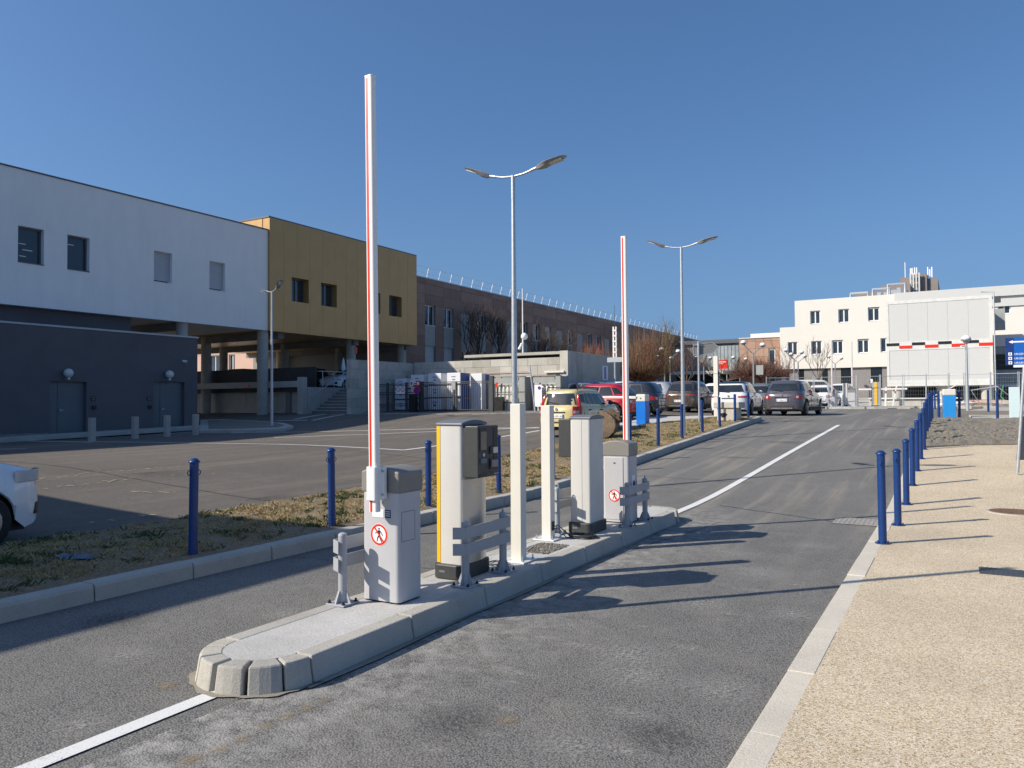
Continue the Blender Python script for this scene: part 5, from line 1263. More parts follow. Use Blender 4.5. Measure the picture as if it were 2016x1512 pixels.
for i in range(9): MB().box(XC-.12, XC, 35.85+i*.75+.01, 35.85+(i+1)*.75-.01, 1.0, 4.30).build('wall_panel', random.choice((CONCB, CB3)), ub)
MB().box(XC-.42, XC+.03, 35.46, 35.83, 1.0, 4.36).build('corner_pillar', CB2, ub)
pst = MB().box(XC, XC+.03, onx(1186, XC), onx(1196, XC), 2.95, 3.75).build('poster', SWHITE, ub); MB().box(XC+.03, XC+.034, onx(1188.5, XC), onx(1193, XC), 3.0, 3.7).build('poster_print', SBLUE, pst)
ml_ = MB().box(ony(1072, 35.35), ony(1110, 35.35), 35.35, 35.47, 3.24, 3.34).build('strip_light', IVORY, ub)
pm_ = MB(); pm_.tube([(-23.0, 35.4, 3.02), (-17.8, 35.4, 3.08)], .045, 8); pm_.tube([(-23.5, 35.4, 3.35), (-19.5, 35.4, 3.35)], .02, 6)
pm_.build('pipe', M('pinkish_pipe', (.5, .38, .32), .6), ub)
# mast with camera dome on the roof
x = ony(1030, 39.0)
t = thing('camera_mast', 'slim white mast with a round camera dome above the block wall', 'mast', (x, 39, 4.0))
MB().cyl(0, 0, 0, 4.35, .05, .03, 12).build('pole', WPAINT, t, local=True, smooth=40); MB().sphere((.13, -.05, 1.55), .20, 14, 10).build('dome', SWHITE, t, local=True, smooth=80)
MB().tube([(-.22, -.1, .8), (-.05, 0, 1.15)], .08, 10).build('flood_light', SWHITE, t, local=True)
x, y = ony(1211, 38.4), 38.4
t = thing('antenna_mast', 'short white lattice mast with whip antenna at the corner of the utility block', 'mast', (x, y, zg(x, y)))
b = MB(); b.cyl(0, 0, 0, 2.6, .05, n=10); b.box(-.42, .42, -.05, .05, 2.55, 2.80); b.build('pole', GALV, t, local=True)
b = MB(); b.box(-.10, -.03, -.04, .04, 2.80, 4.45); b.box(.06, .12, -.04, .04, 2.80, 4.45)
for i in range(5): b.box(-.10, .12, -.05, .05, 3.05+i*.29, 3.12+i*.29)
b.build('lattice', WPAINT, t, local=True); MB().tube([(0, 0, 4.45), (0, 0, 5.6)], .012, 5).build('whip', DGREY, t, local=True)
# --- gas yard: fence, gate, crates, bottles
t = thing('yard_fence', 'black horizontal-rail fence enclosing the white crates', 'fence', (-25, 32.4, 1.25))
xa, xb = ony(716, 32.4), ony(829, 32.4); zf = zg((xa+xb)/2, 32.4)
for x in (xa, ony(763, 32.4), ony(800, 32.4)): MB().box(x-.05, x+.05, 32.35, 32.45, zf-.1, zf+1.55).build('post', DGREY, t)
for z in (.30, .39, .90, 1.0, 1.36, 1.45): MB().box(xa, xb, 32.37, 32.43, zf+z, zf+z+.04).build('rail', DGREY, t)
tt = thing('prohibition_signs', 'white plate with two round prohibition signs on the yard fence', 'sign', (ony(788, 32.3), 32.30, zf+1.1))
MB().box(-.30, .30, 0, .02, -.16, .24).build('plate', SWHITE, tt, local=True)
for s in (-.145, .145):
    r_ = MB(); n = 20; r_.add([(s+.13*cos(2*pi*i/n), -.006, .08+.13*sin(2*pi*i/n)) for i in range(n)]+[(s+.095*cos(2*pi*i/n), -.006, .08+.095*sin(2*pi*i/n)) for i in range(n)], [(i, (i+1) % n, n+(i+1) % n, n+i) for i in range(n)])
    r_.bar((s-.08, -.006, .16), (s+.08, -.006, 0), .04, .002); r_.build('red_ring', RED, tt, local=True)
tt = thing('no_parking_sign', 'round red and violet no parking sign in front of a white crate', 'sign', (ony(821, 32.25), 32.25, zf+1.12))
MB().tube([(0, 0, 0), (0, -.02, 0)], .22, 24).build('rim', RED, tt, local=True); MB().tube([(0, -.021, 0), (0, -.03, 0)], .16, 24).build('disc', M('violet_blue', (.10, .03, .35), .4), tt, local=True)
MB().bar((-.12, -.035, .12), (.12, -.035, -.12), .045, .004).build('slash', RED, tt, local=True)
for i, (px, l) in enumerate(((810, 'small red and white notice left of the no parking sign'), (823, 'small red notice above the no parking sign'))):
    q = thing('notice', l, 'sign', (ony(px, 32.28), 32.28, zf+1.36)); MB().box(-.11, .11, 0, .02, -.02, .26).build('plate', RED if i else SWHITE, q, local=True); MB().box(-.06, .06, -.005, 0, .04, .20).build('print', SWHITE if i else RED, q, local=True)
gt = thing('yard_gate', 'dark grey double gate of thin vertical bars in front of the gas crates', 'gate', (-22, 32.4, 1.25))
for a, b_ in ((831, 895), (897, 965)):
    x0, x1 = ony(a, 32.4), ony(b_, 32.4); lf = MB()
    for z in (.08, 1.42, 1.50): lf.box(x0, x1, 32.37, 32.43, zf+z, zf+z+.04)
    lf.box(x0, x0+.07, 32.36, 32.44, zf+.08, zf+1.54); lf.box(x1-.07, x1, 32.36, 32.44, zf+.08, zf+1.54); lf = lf.build('leaf_frame', DGREY, gt)
    br_ = MB(); n = int((x1-x0)/.12)
    for i in range(1, n): x = x0+(x1-x0)*i/n; br_.box(x-.010, x+.010, 32.39, 32.41, zf+.1, zf+1.44)
    tag(br_.build('vertical_bars', DGREY, lf), kind='stuff')
for px, w, h in ((829, .12, 1.58), (968, .10, 1.78)): x = ony(px, 32.4); MB().box(x-w, x+w, 32.32, 32.48, zf-.1, zf+h).build('gate_post', DGREY, gt)
x = ony(892, 32.3); MB().box(x-.12, x+.12, 32.33, 32.36, zf+1.12, zf+1.5).build('notice_plate', GREYP, gt)
cols5 = [(720, 3.02, 33.6, 'behind the leftmost fence post'), (744, 3.04, 33.6, 'second column from the left'), (777, 3.08, 33.5, 'third column, half in shade'), (809, 3.25, 33.2, 'fourth column, behind the no parking sign'), (843, 3.30, 33.2, 'fifth column, behind the left gate leaf'), (880, 3.30, 33.2, 'rightmost column with a blue flank')]
for ci, (pxc, ztop_, y0, l) in enumerate(cols5):
    x0 = ony(pxc, y0); hgt = (ztop_-1.30)/3; cw = .84
    for k in range(3):
        z = 1.30+k*hgt
        q = thing('gas_crate', '%s white gas crate, %s' % (('lowest', 'middle', 'topmost')[k], l), 'crate', (x0, y0, z), 'white crates stacked in the gas yard')
        MB().box(0, cw, 0, .9, .06, hgt-.015).build('body', CRATEW, q, local=True, bevel=.015); MB().box(.03, cw-.03, .03, .87, 0, .06).build('pallet_base', DGREY, q, local=True)
        MB().box(.28, .54, -.005, 0, hgt*.64, hgt*.72).box(.33, .52, -.005, 0, hgt*.40, hgt*.50).build('print', M('faded_violet_print', (.22, .22, .45), .6), q, local=True)
        if k == 2: MB().tube([(.72, .1, hgt-.02), (.72, .1, hgt+.11), (.77, .1, hgt+.15), (.81, .1, hgt+.11), (.81, .1, hgt-.02)], .012, 6).build('lifting_eye', DGREY, q, local=True)
        if ci == 5: MB().box(cw, cw+.012, .05, .85, .06, hgt-.02).build('blue_flank', CRATEB, q, local=True)
        if k == 0: MB().prism([(.42+.06*cos(a), hgt*.45+.06*sin(a)) for a in (0, pi/2, pi, 1.5*pi)], -.008, -.002, 'y').build('hazard_mark', BLACK, q, local=True)
x = ony(948, 33.8); q = thing('gas_crate', 'lone blue and white gas crate behind the right gate leaf', 'crate', (x, 34.0, 1.3)); MB().box(-.8, -.1, 0, .8, .05, 1.95).build('body', CRATEW, q, local=True, bevel=.02); MB().box(-.1, -.085, .35, .75, .05, 1.9).build('blue_flank', CRATEB, q, local=True)
x = ony(815, 32.15); q = thing('electric_cabinet', 'black street cabinet standing at the yard fence', 'cabinet', (x, 32.1, zf)); MB().box(-.20, .20, -.15, .12, 0, .88).build('case', BLACK, q, local=True, bevel=.01); MB().box(-.22, .22, -.17, .14, .88, .93).build('lid', CHAR, q, local=True)
gbt = 'white gas bottles in the racks'
for ri, (pa_, pb_, lab) in enumerate(((980, 1040, 'first'), (1056, 1110, 'second'))):
    YR_ = 34.6; x0, x1 = ony(pa_, YR_), ony(pb_, YR_)
    q = thing('bottle_rack', '%s dark steel rack of white gas bottles against the block wall' % ('left' if ri == 0 else 'right'), 'rack', (x0, YR_, 1.28))
    b = MB(); W_ = x1-x0
    for xx in (0, W_):
        for yy in (-.3, .4): b.box(xx-.03, xx+.03, yy-.03, yy+.03, 0, 1.78)
    for z in (.42, .95, 1.74): b.box(0, W_, -.32, -.30, z, z+.04)
    b.build('frame', DGREY, q, local=True)
    MB().box(0, W_*.78, -.35, -.32, 1.42, 1.70).build('header_panel', GREYP, q, local=True)
    MB().box(W_*.80, W_+.04, -.31, .4, 0, 1.74).build('side_screen', GREYP, q, local=True)
    if ri == 0:
        MB().box(.10, .22, -.37, -.355, 1.22, 1.48).build('red_notice', RED, q, local=True); MB().box(.04, .62, -.55, -.34, 0, .74).build('tool_box', BLACK, q, local=True, bevel=.01)
    else: MB().box(.08, .50, -.36, -.335, .22, 1.32).build('notice_board', SWHITE, q, local=True); MB().tube([(.36, -.365, 1.16), (.36, -.37, 1.16)], .09, 16).build('violet_disc', M('violet_blue', (0, 0, 0)), q, local=True)
    for i in range(5):
        bx_ = x0+.20+i*.245
        bo = MB().lathe(bx_, YR_-.1, [(.10, 1.29), (.10, 2.42), (.075, 2.53), (.04, 2.58), (.04, 2.63)], 14).build('gas_bottle', IVORY, smooth=50)
        tag(bo, '%s white gas bottle in the %s rack' % (ORD[i]+' from the left', ('left', 'right')[ri]), 'gas bottle', gbt)
x, y = ony(1046, 32.3), 32.3; q = thing('leaning_ladder', 'slim grey pole leaning beside the first white square post in the yard', 'pole', (x, y, zg(x, y))); MB().tube([(.2, 0, 0), (-.3, .4, 2.25)], .035, 8).build('pole', GALV, q, local=True)
# --- link building, far canopy, brown cube, cream building
lk = thing('link_building', 'low grey and glazed link building at the end of the brown wing', 'building', (-28, 104, 2))
MB().box(ony(1318, 100), ony(1470, 100), 100.2, 112, 2, 9.2).build('core', GREYP, lk)
x0, x1 = ony(1334, 100), ony(1392, 100)
for i in range(4):
    for k in range(4): a = x0+(x1-x0)*i/4; MB().box(a+.02, a+(x1-x0)/4-.02, 100, 100.2, 4+k*1.3+.02, 5.3+k*1.3-.02).build('facade_panel', M('grey_cladding', (.22, .225, .22), .6, world=True), lk)
x0, x1 = ony(1392, 100), ony(1456, 100)
for i in range(9): a = x0+(x1-x0)*i/9; w = MB().box(a+.03, a+(x1-x0)/9-.03, 99.9, 100.1, 5.6, 8.9).build('window', M('pale_glass', (.30, .34, .36), .15, var=.3, scale=.6, world=True), lk)
MB().box(ony(1318, 100)-1, x1+.2, 99.6, 112, 9.2, 9.7).build('roof_edge', DFRAME, lk); MB().box(ony(1330, 99), x1+3, 97.2, 99.5, 5.2, 5.6).build('canopy', IVORY, lk)
MB().box(ony(1330, 99), x1+3, 99.6, 99.9, 2, 5.2).build('dark_shopfront', GLASS, lk)
q = thing('red_board', 'red board with small white lines behind the bare trees', 'sign', (ony(1424, 97), 97, 5.9))
MB().box(-.62, .62, -.08, 0, -.1, 1.0).build('panel', RED, q, local=True); MB().box(-.5, .4, -.1, -.08, .70, .80).box(-.5, .1, -.1, -.08, .5, .58).build('print', SWHITE, q, local=True); MB().box(-.5, -.42, -.04, .04, -3.9, -.1).box(.42, .5, -.04, .04, -3.9, -.1).build('leg', GALV, q, local=True)
bc = thing('brown_cube_building', 'small brown panelled cube building beside the cream building', 'building', (-20, 95, 2))
bx0, bx1 = ony(1456, 92), ony(1538, 92); hb = [(ony(1514, 92), ony(1527, 92), 3.9, 7.7)]
MB().box(bx0, bx1, 92.32, 99, 2, 8.9).build('core', TAUPE, bc); skin(bc, 'wall', TAUPE, FY, 92.06, bx0, bx1, 2, 8.95, hb, d=.25)
rz_ = [(2, 3.4), (3.4, 5.0), (5.0, 5.95), (5.95, 6.9), (6.9, 7.85), (7.85, 8.7), (8.7, 9.05)]
for z0, z1 in rz_:
    e = [bx0+(bx1-bx0)*i/5 for i in range(6)]
    for a, b_ in zip(e, e[1:]):
        segs = [(a, b_)]
        h = hb[0]
        if z0 < h[3] and z1 > h[2]-.1:
            segs = []
            if a < h[0]: segs.append((a, min(b_, h[0])))
            if b_ > h[1]: segs.append((max(a, h[1]), b_))
        for p, q_ in segs:
            if q_-p > .1: MB().box(p+.012, q_-.012, 92, 92.06, z0+.012, z1-.012).build('facade_panel', random.choice((M('tan_panel', (.36, .22, .155), .75, world=True), M('tan_panel_light', (.40, .26, .19), .75, world=True))), bc)
window(bc, FY, 92, hb[0], .2, mull=0, fw=.1)
MB().box(bx0, bx1, 91.9, 99, 9.05, 9.15).build('coping', CREAM, bc); MB().box(ony(1479, 94), ony(1545, 94), 94, 99, 9.1, 9.75).build('attic', CREAM, bc); MB().box(bx0-1.5, bx1+2, 90.2, 91.9, 4.9, 5.3).build('canopy', DFRAME, bc)
cb_ = thing('cream_building', 'three-storey cream rendered hospital building with white windows and dark ground floor', 'building', (10, 100, 2.0))
c0, c1, c2 = ony(1537, 90), ony(1567, 90), 60.0
up = [(1597.3, 1617), (1652.8, 1674.3), (1711.3, 1734), (1772, 1794), (1835, 1858), (1900, 1924), (1968, 1993)]
lo = [(1552, 1571), (1598.3, 1619), (1640, 1661), (1690, 1712), (1735, 1757), (1790, 1812), (1850, 1873)]
hc = [(ony(a, 90), ony(b_, 90), 10.15, 11.62) for a, b_ in up]+[(ony(a, 90), ony(b_, 90), 6.78, 8.28) for a, b_ in lo]
skin(cb_, 'wall', CREAM, FY, 90.0, c1, c2, 9.95, 12.85, [h for h in hc if h[2] > 9], d=.3)
skin(cb_, 'wall', CREAM, FY, 90.0, c0, c2, 5.25, 9.95, [h for h in hc if h[2] < 9], d=.3)
MB().box(c0, c1, 90.302, 105, 5.3, 9.9).build('core', CREAM, cb_); MB().box(c1, c2, 90.302, 110, 5.3, 12.80).build('core', CREAM, cb_)
for i, h in enumerate(hc): window(cb_, FY, 90.0, h, .24, mull=1, fw=.09, shutter=.12 if i in (2, 9, 10) else 0)
MB().box(c0, c2, 90.5, 105, 1.8, 5.26).build('ground_floor_core', DFRAME, cb_)
e = [1545, 1553, 1571, 1582, 1619, 1629, 1656, 1675, 1715, 1736, 1756, 1790, 1812, 1860, 1900, 1960, 2020, 2100]
for i, (a, b_) in enumerate(zip(e, e[1:])): MB().box(ony(a, 90)+.03, ony(b_, 90)-.03, 90.28, 90.5, 1.9, 5.24).build(('shop_window' if i % 2 == 0 else 'grey_panel'), (M('black_glass', (.014, .018, .02), .06) if i % 2 == 0 else M('warm_grey_panel', (.23, .215, .21), .6, world=True)), cb_)
# pale attic band on the right, roof plant
MB().box(ony(1764, 89.7), 60, 89.6, 90, 11.9, 12.9).box(ony(1764, 89.7), 60, 89.85, 90, 10.9, 11.9).build('attic_band', PALEM, cb_)
b = MB()
for px0, px1, z in ((1678, 1712, 13.6), (1722, 1755, 13.9), (1752, 1786, 14.3)): b.tube([(ony(px0, 93), 93, 12.8), (ony(px0, 93), 93, z), (ony(px1, 93), 93, z), (ony(px1, 93), 93, 12.8)], .16, 8)
for px in (1735, 1748, 1758, 1766, 1774): b.box(ony(px, 96)-.22, ony(px, 96)+.18, 95.5, 96.2, 12.8, 13.5+random.uniform(0, .8))
b.build('roof_duct', GALV, cb_)
tw_ = thing('stepped_rooftop_block', 'grey stepped rooftop block with white grilles and antennas above the cream building', 'building', (10, 125, 2))
GB = M('warm_grey_render', (.235, .205, .195), .8, var=.05, world=True)
for p0, p1, z, y in ((1688, 1790, 16.6, 116), (1738, 1796, 18.2, 122), (1776, 1800, 19.9, 128), (1795, 1829, 20.0, 126)): MB().box(ony(p0, y), ony(p1, y), y, y+9, 2, z).build('wall', GB, tw_, bevel=.0)
MB().box(ony(1829, 126)-.02, ony(1851, 126), 126.5, 140, 2, 19.3).build('tower', GB, tw_)
b = MB()
xg0, xg1 = ony(1797, 125.8), ony(1814, 125.8)
for k in range(7): b.box(xg0, xg1, 125.5, 125.9, 14+k*.9, 14.35+k*.9)
for k in range(4): b.box(xg0+(xg1-xg0)*k/3-.1, xg0+(xg1-xg0)*k/3+.1, 125.3, 125.5, 14, 20.1)
b.build('white_grille', PALEM, tw_)
b = MB()
for px in (1796, 1799, 1804, 1808, 1830, 1834, 1838): b.box(ony(px, 127), ony(px, 127)+.14, 127, 127.15, 19.5, 20.7+random.uniform(0, .5))
b.tube([(ony(1786.5, 130), 130, 19), (ony(1786.5, 130), 130, 22.5)], .06, 5); b.build('antenna', SWHITE, tw_)
b = MB()
for px in (1845, 1858): b.box(ony(px, 112), ony(px, 112)+.8, 112, 114, 12.9, 13.9)
b.box(ony(1864, 113), ony(1876, 113), 114.5, 116, 12.9, 14.4)
b.build('roof_plant', GALV, tw_)
# --- white modular block on columns
mb_ = thing('modular_block', 'pale panelled two-storey modular block on round columns with a red and black stripe', 'building', (-1, 62, 1.3))
YM = 58.0; m0, m1 = ony(1747, YM), ony(1956.5, YM); zb0, zt0 = 2.63, 8.42
MB().box(m0, m1, YM+.13, 76, zb0, zt0).build('core', PALEM, mb_)
fr = MB(); fr.box(m0, m1, YM-.02, YM+.13, zb0, zb0+.42).box(m0, m1, YM-.02, YM+.13, zt0-.22, zt0).box(m0, m0+.16, YM-.02, YM+.13, zb0+.42, zt0-.22).box(m1-.16, m1, YM-.02, YM+.13, zb0+.42, zt0-.22)
zm0, zm1 = 5.05, 5.62; fr.box(m0+.16, m1-.16, YM-.02, YM+.13, zm0, zm1); fr.build('white_frame', M('off_white_frame', (.66, .66, .63), .5, world=True), mb_)
wdt = (m1-m0-.32)/5
for k, (z0, z1) in enumerate(((zb0+.42, zm0), (zm1, zt0-.22))):
    for i in range(5): MB().box(m0+.16+i*wdt+.004, m0+.16+(i+1)*wdt-.004, YM+.004, YM+.13, z0+.003, z1-.003).build('facade_panel', PALEM, mb_)
ws = (m1-m0)/8
for i in range(8):
    if i % 2 == 0: MB().box(m0+i*ws, m0+(i+1)*ws, YM-.05, YM-.02, zm0+.32, zm0+.50).build('black_stripe_piece', BLACK, mb_)
    else: MB().box(m0+i*ws, m0+(i+1)*ws, YM-.05, YM-.02, zm0+.12, zm0+.31).build('red_stripe_piece', RED, mb_)
for px in (1767, 1857, 1944):
    x = ony(px, YM+.6); c_ = MB().cyl(x, YM+.65, .9, zb0-.16, .35, n=24).build('column', CONCB, mb_, smooth=40); MB().cyl(x, YM+.65, zb0-.16, zb0-.002, .42, n=24).build('column_head', CONCB, c_, smooth=40)
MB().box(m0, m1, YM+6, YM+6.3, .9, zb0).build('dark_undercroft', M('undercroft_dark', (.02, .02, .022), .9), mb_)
MB().tube([(m1+.1, YM-.1, 1.3), (m1+.1, YM-.1, zt0+.15), (m1-.6, YM-.1, zt0+.2)], .04, 8).build('downpipe', GALV, mb_)
# --- shaded yard building to the right of it
rb = thing('grey_service_building', 'grey shaded service building with dark louvres right of the modular block', 'building', (6, 68, 1.3))
YR = 66.0; r0, r1 = ony(1950, YR), 16.0
MB().box(r0-.6, r1, YR+.4, 80, .9, 6.4).build('core', M('service_grey', (.30, .33, .34), .7, world=True), rb)
for i, (z0, z1, m) in enumerate(((5.55, 6.4, PALEM), (5.0, 5.5, GREYP), (4.62, 4.92, BLACK), (4.25, 4.55, BLACK), (3.9, 4.18, BLACK), (2.9, 3.85, GREYP), (2.62, 2.86, PALEM))): MB().box(r0-.6, r1, YR+.2+.02*(i % 2), YR+.4, z0, z1).build('louvre' if m is BLACK else 'cladding_band', m, rb)
MB().box(r0+.3, r0+1.0, YR+.1, YR+.39, 6.75, 8.3).build('vent_box', GREYP, rb); MB().box(r0+.3, r0+.75, YR-.2, YR+.2, 8.75, 9.2).build('air_unit', DGREY, rb)
for i in range(6): MB().box(r0+.3+i*1.9, r0+1.9+i*1.9, YR+.28, YR+.39, 1.2, 2.55).build('dark_opening', BLACK, rb)
MB().tube([(m1+.5, YM-.4, 2.55), (m1+.35, YM-.7, 1.9), (m1+.75, YM-1.0, 1.25)], .05, 8).build('green_hose', M('green_hose', (.02, .16, .06), .5), rb)
# blue direction sign
ys_ = 46.0; s0 = ony(1981, ys_)
sg = thing('blue_hospital_sign', 'large blue wayfinding sign with white arrow and lines starting URGENCES at the right edge', 'sign', (s0, ys_, 1.2))
zt, zb2 = 4.78, 3.42
MB().box(0, 4.2, -.03, .03, zb2-1.2, zt-1.2).build('panel', SBLUE, sg, local=True); MB().box(0, .36, -.034, -.03, zb2-1.2, zt-1.2).build('darker_strip', NAVY, sg, local=True)  # left strip of the panel overlaid in a darker blue
MB().box(.33, 4.2, -.03, .03, zb2-1.32, zb2-1.2).build('white_foot', SWHITE, sg, local=True)
a = MB(); za = zt-1.2-.20; a.prism([(.14, za), (.32, za+.085), (.32, za+.035), (.80, za+.035), (.80, za-.035), (.32, za-.035), (.32, za-.085)], -.041, -.035, 'y'); a.build('arrow', SWHITE, sg, local=True)
text('PO', .17, (.90, -.036, za-.06), (pi/2, 0, 0), SWHITE, sg)
for k, s_ in enumerate(('URGENCES M', 'URGENCES M', 'URGENCES G')):
    z = zt-1.2-.86-k*.22; c_ = MB().box(.12, .27, -.04, -.034, z-.02, z+.13).build('cross_box', SWHITE, sg, local=True); MB().box(.15, .24, -.044, -.0405, z+.04, z+.07).box(.18, .21, -.0445, -.041, z+.01, z+.10).build('cross', NAVY, c_, local=True)
    text(s_, .135, (.36, -.036, z), (pi/2, 0, 0), SWHITE, sg)
for x in (1.8, 3.6): MB().cyl(x, .08, 0, zt-1.2, .05, n=10).build('leg', GALV, sg, local=True)
# building left of the frame whose shadow lies across the car park
ol = thing('corner_building', 'plain rendered building outside the left edge whose shadow crosses the lanes', 'building', (-14, -4, 0))
# edges computed from where its shadow corner falls on the asphalt
h_ = 6.2; k_ = h_/math.tan(SUN_EL); bx_, by_ = -5.75-k_*SDX, 7.42-k_*SDY
MB().box(bx_-16, bx_, by_-26, by_, -.2, h_-.05).build('wall', CREAM, ol)
MB().box(bx_-16, bx_+.02, by_-26, by_+.02, h_-.05, h_).build('coping', DFRAME, ol)

# ------------------------------------------------------------------ bare trees and shrubs
def tree(name, label, x, y, h, spread, trunk_h, mats, seed, style='round', n0=5, depth=4, twigs=5, tr=.12, group=None, up=.5, thin=.010):
    rnd = random.Random(seed); z = zg(x, y)
    t = thing(name, label, 'tree' if trunk_h > .5 else 'shrub', (x, y, z), group)
    tb = MB()
    if trunk_h > .3: tb.tube([(0, 0, -.1), (.03*rnd.uniform(-1, 1), 0, trunk_h*.5), (0, 0, trunk_h)], [tr*1.2, tr, tr*.85], 9); tb.build('trunk', BARK, t, local=True, smooth=60)
    cb = MB()
    def grow(p, d, L, r, lv):
        k = 3; pts = [p]; q = Vector(p); dd = Vector(d)
        for i in range(k):
            dd = (dd+Vector((rnd.gauss(0, .10), rnd.gauss(0, .10), rnd.gauss(.04, .06)+up*.08))).normalized(); q = q+dd*L/k; pts.append(q.copy())
        cb.cur = rnd.randrange(len(mats)); cb.tube(pts, [r*(1-.55*i/k) for i in range(k+1)], 3 if lv > 1 else 5, cap=False)
        if lv >= depth: return
        for c in range(n0 if lv == 0 else twigs):
            f = rnd.uniform(.35, 1.0); i = min(k-1, int(f*k)); s = pts[i]+(pts[i+1]-pts[i])*(f*k-i)
            a = rnd.uniform(0, 2*pi); sp = rnd.uniform(.35, .8); nd = (dd+Vector((cos(a)*sp, sin(a)*sp, rnd.uniform(-.1, .3)+up*.3))).normalized()
            grow(s, nd, L*rnd.uniform(.5, .75), max(thin, r*.5), lv+1)
    for i in range(n0):
        a = 2*pi*i/n0+rnd.uniform(-.3, .3); e = rnd.uniform(.5, 1.3) if style == 'round' else rnd.uniform(.15, .45) if style == 'flat' else rnd.uniform(1.1, 1.5)
        d = Vector((cos(a)*cos(e)*spread, sin(a)*cos(e)*spread, sin(e))).normalized()
        grow(Vector((0, 0, max(.05, trunk_h-.1))), d, h*.42, tr*.6, 1)
    cb.build('crown', mats, t, local=True)
    return t
def pollard(label, x, y, z1, w, trunk_h, mats, seed, n=300):
    """pollarded shrub: short trunk, knotted arms and a brush of long straight shoots"""
    rnd = random.Random(seed); t = thing('pollard_tree', label, 'tree', (x, y, zg(x, y)), 'pollarded bare trees')
    MB().tube([(0, 0, -.1), (.05, 0, trunk_h*.6), (0, 0, trunk_h)], [.20, .16, .15], 9).build('trunk', BARK, t, local=True, smooth=60)
    cb = MB()
    for i in range(n):
        a = rnd.uniform(0, 2*pi); r = w*math.sqrt(rnd.random()); hx, hy = r*cos(a), r*sin(a); zt = z1*(1-.38*(r/w)**2)*rnd.uniform(.72, 1.02)
        s = .22; p0 = (hx*s, hy*s, trunk_h+rnd.uniform(-.1, .5)+.25*r/w)
        cb.cur = rnd.choices(range(len(mats)), [1]*len(mats))[0]
        mid = (hx*(.75), hy*.75, trunk_h+(zt-trunk_h)*.42); cb.tube([p0, mid, (hx*rnd.uniform(.95, 1.1), hy*rnd.uniform(.95, 1.1), max(trunk_h+.4, zt))], [.018, .012, .006], 3, cap=False)
        for q in range(3):
            f = rnd.uniform(.3, .8); b0 = Vector(p0).lerp(Vector(mid), f) if q == 0 else Vector(mid).lerp(Vector((hx, hy, zt)), f*.6)
            cb.tube([b0, b0+Vector((rnd.gauss(0, .25), rnd.gauss(0, .25), rnd.uniform(.3, .8)))], [.010, .005], 3, cap=False)
    for i in range(9):
        a = 2*pi*i/9; cb.cur = 0; cb.tube([(0, 0, trunk_h-.1), (w*.22*cos(a), w*.22*sin(a), trunk_h+.1), (w*.42*cos(a), w*.42*sin(a), trunk_h+.35)], [.10, .08, .05], 6, cap=False)
    cb.build('crown', mats, t, local=True)
    return t
def at(px, Z):  # ground position on the sight line of a column at a given depth
    k = (px-1008)/FPX*Z; c, s = cos(YAW), sin(YAW); return k*c-s*Z, k*s+c*Z
x, y = at(1263, 58); pollard('large bare reddish pollard with a bushy fan of shoots beside the box truck', x, y, 6.3, 3.1, 1.75, [TWIGR, TWIGR, TWIGY], 11, 520)
x, y = at(1497, 58); pollard('bare brown pollard with dense spreading arms in front of the small brown cube building', x, y, 3.7, 2.6, 2.2, [TWIGR, TWIGD], 12, 420)
x, y = at(1432, 72); tree('plane_tree', 'small bare plane tree below the red board', x, y, 4.6, 1.2, 2.0, [TWIGD, BARK], 13, 'flat', 7, 4, 4, .13)
x, y = at(1352, 78); tree('bare_tree', 'low bare tree between the lamp pole and the sign pole, before the link building', x, y, 5.6, 1.1, 1.8, [TWIGD, TWIGR], 14, 'round', 6, 4, 4, .12)
x, y = at(1612, 70); tree('sapling', 'thin bare sapling before the dark ground floor of the cream building', x, y, 5.0, .8, 2.0, [TWIGD], 15, 'round', 5, 4, 3, .06)
x, y = at(1545, 74); tree('sapling', 'thin bare sapling beside the twin globe lamp at the cube building corner', x, y, 4.8, .8, 1.6, [TWIGR, TWIGD], 16, 'up', 5, 4, 3, .06)
x, y = at(1318, 84); tree('tall_bare_tree', 'tall slender bare tree in front of the brown wing above the pollard', x, y, 8.5, .5, 2.0, [TWIGY, TWIGD], 17, 'up', 6, 4, 4, .12)
for i, (px, Z, hh, l) in enumerate(((938, 58, 6.4, 'dark bare tree behind the block wall, left of the tall lamp pole'), (985, 59, 6.6, 'dark bare tree right behind the tall lamp pole'), (1068, 62, 5.2, 'dark bare tree behind the block wall, right of the camera mast'), (1100, 64, 4.6, 'small dark bare tree before the grey spandrels of the brown wing'))):
    x, y = at(px, Z); tree('bare_tree', l, x, y, hh, .8, 2.8, [TWIGD, BARK], 20+i, 'up' if i < 2 else 'round', 6, 4, 4, .09, 'dark bare trees in front of the brown wing')
for i, (px, Z) in enumerate(((1150, 66), (1168, 67), (1182, 68))):
    x, y = at(px, Z); tree('orange_willow', ('leftmost', 'middle', 'rightmost')[i]+' orange-stemmed bare willow above the utility block roof', x, y, 5.4, .5, 1.6, [TWIGO, TWIGR], 30+i, 'up', 6, 3, 4, .07, 'orange-stemmed willows', up=.9)
hg = MB(); rnd = random.Random(4)
for px in range(1500, 1600, 1):
    for q in range(5):
        x, y = at(px+rnd.random(), 50+rnd.uniform(-.6, .6)); z = zg(x, y); hg.cur = rnd.randrange(2)
        hg.tube([(x, y, z), (x+rnd.gauss(0, .15), y+rnd.gauss(0, .15), z+.5), (x+rnd.gauss(0, .3), y+rnd.gauss(0, .3), z+rnd.uniform(.9, 1.5))], [.02, .012, .006], 3, cap=False)
tag(hg.build('hedge', [TWIGR, TWIGD]), 'low bare brown hedge behind the plum grey SUV', 'hedge')

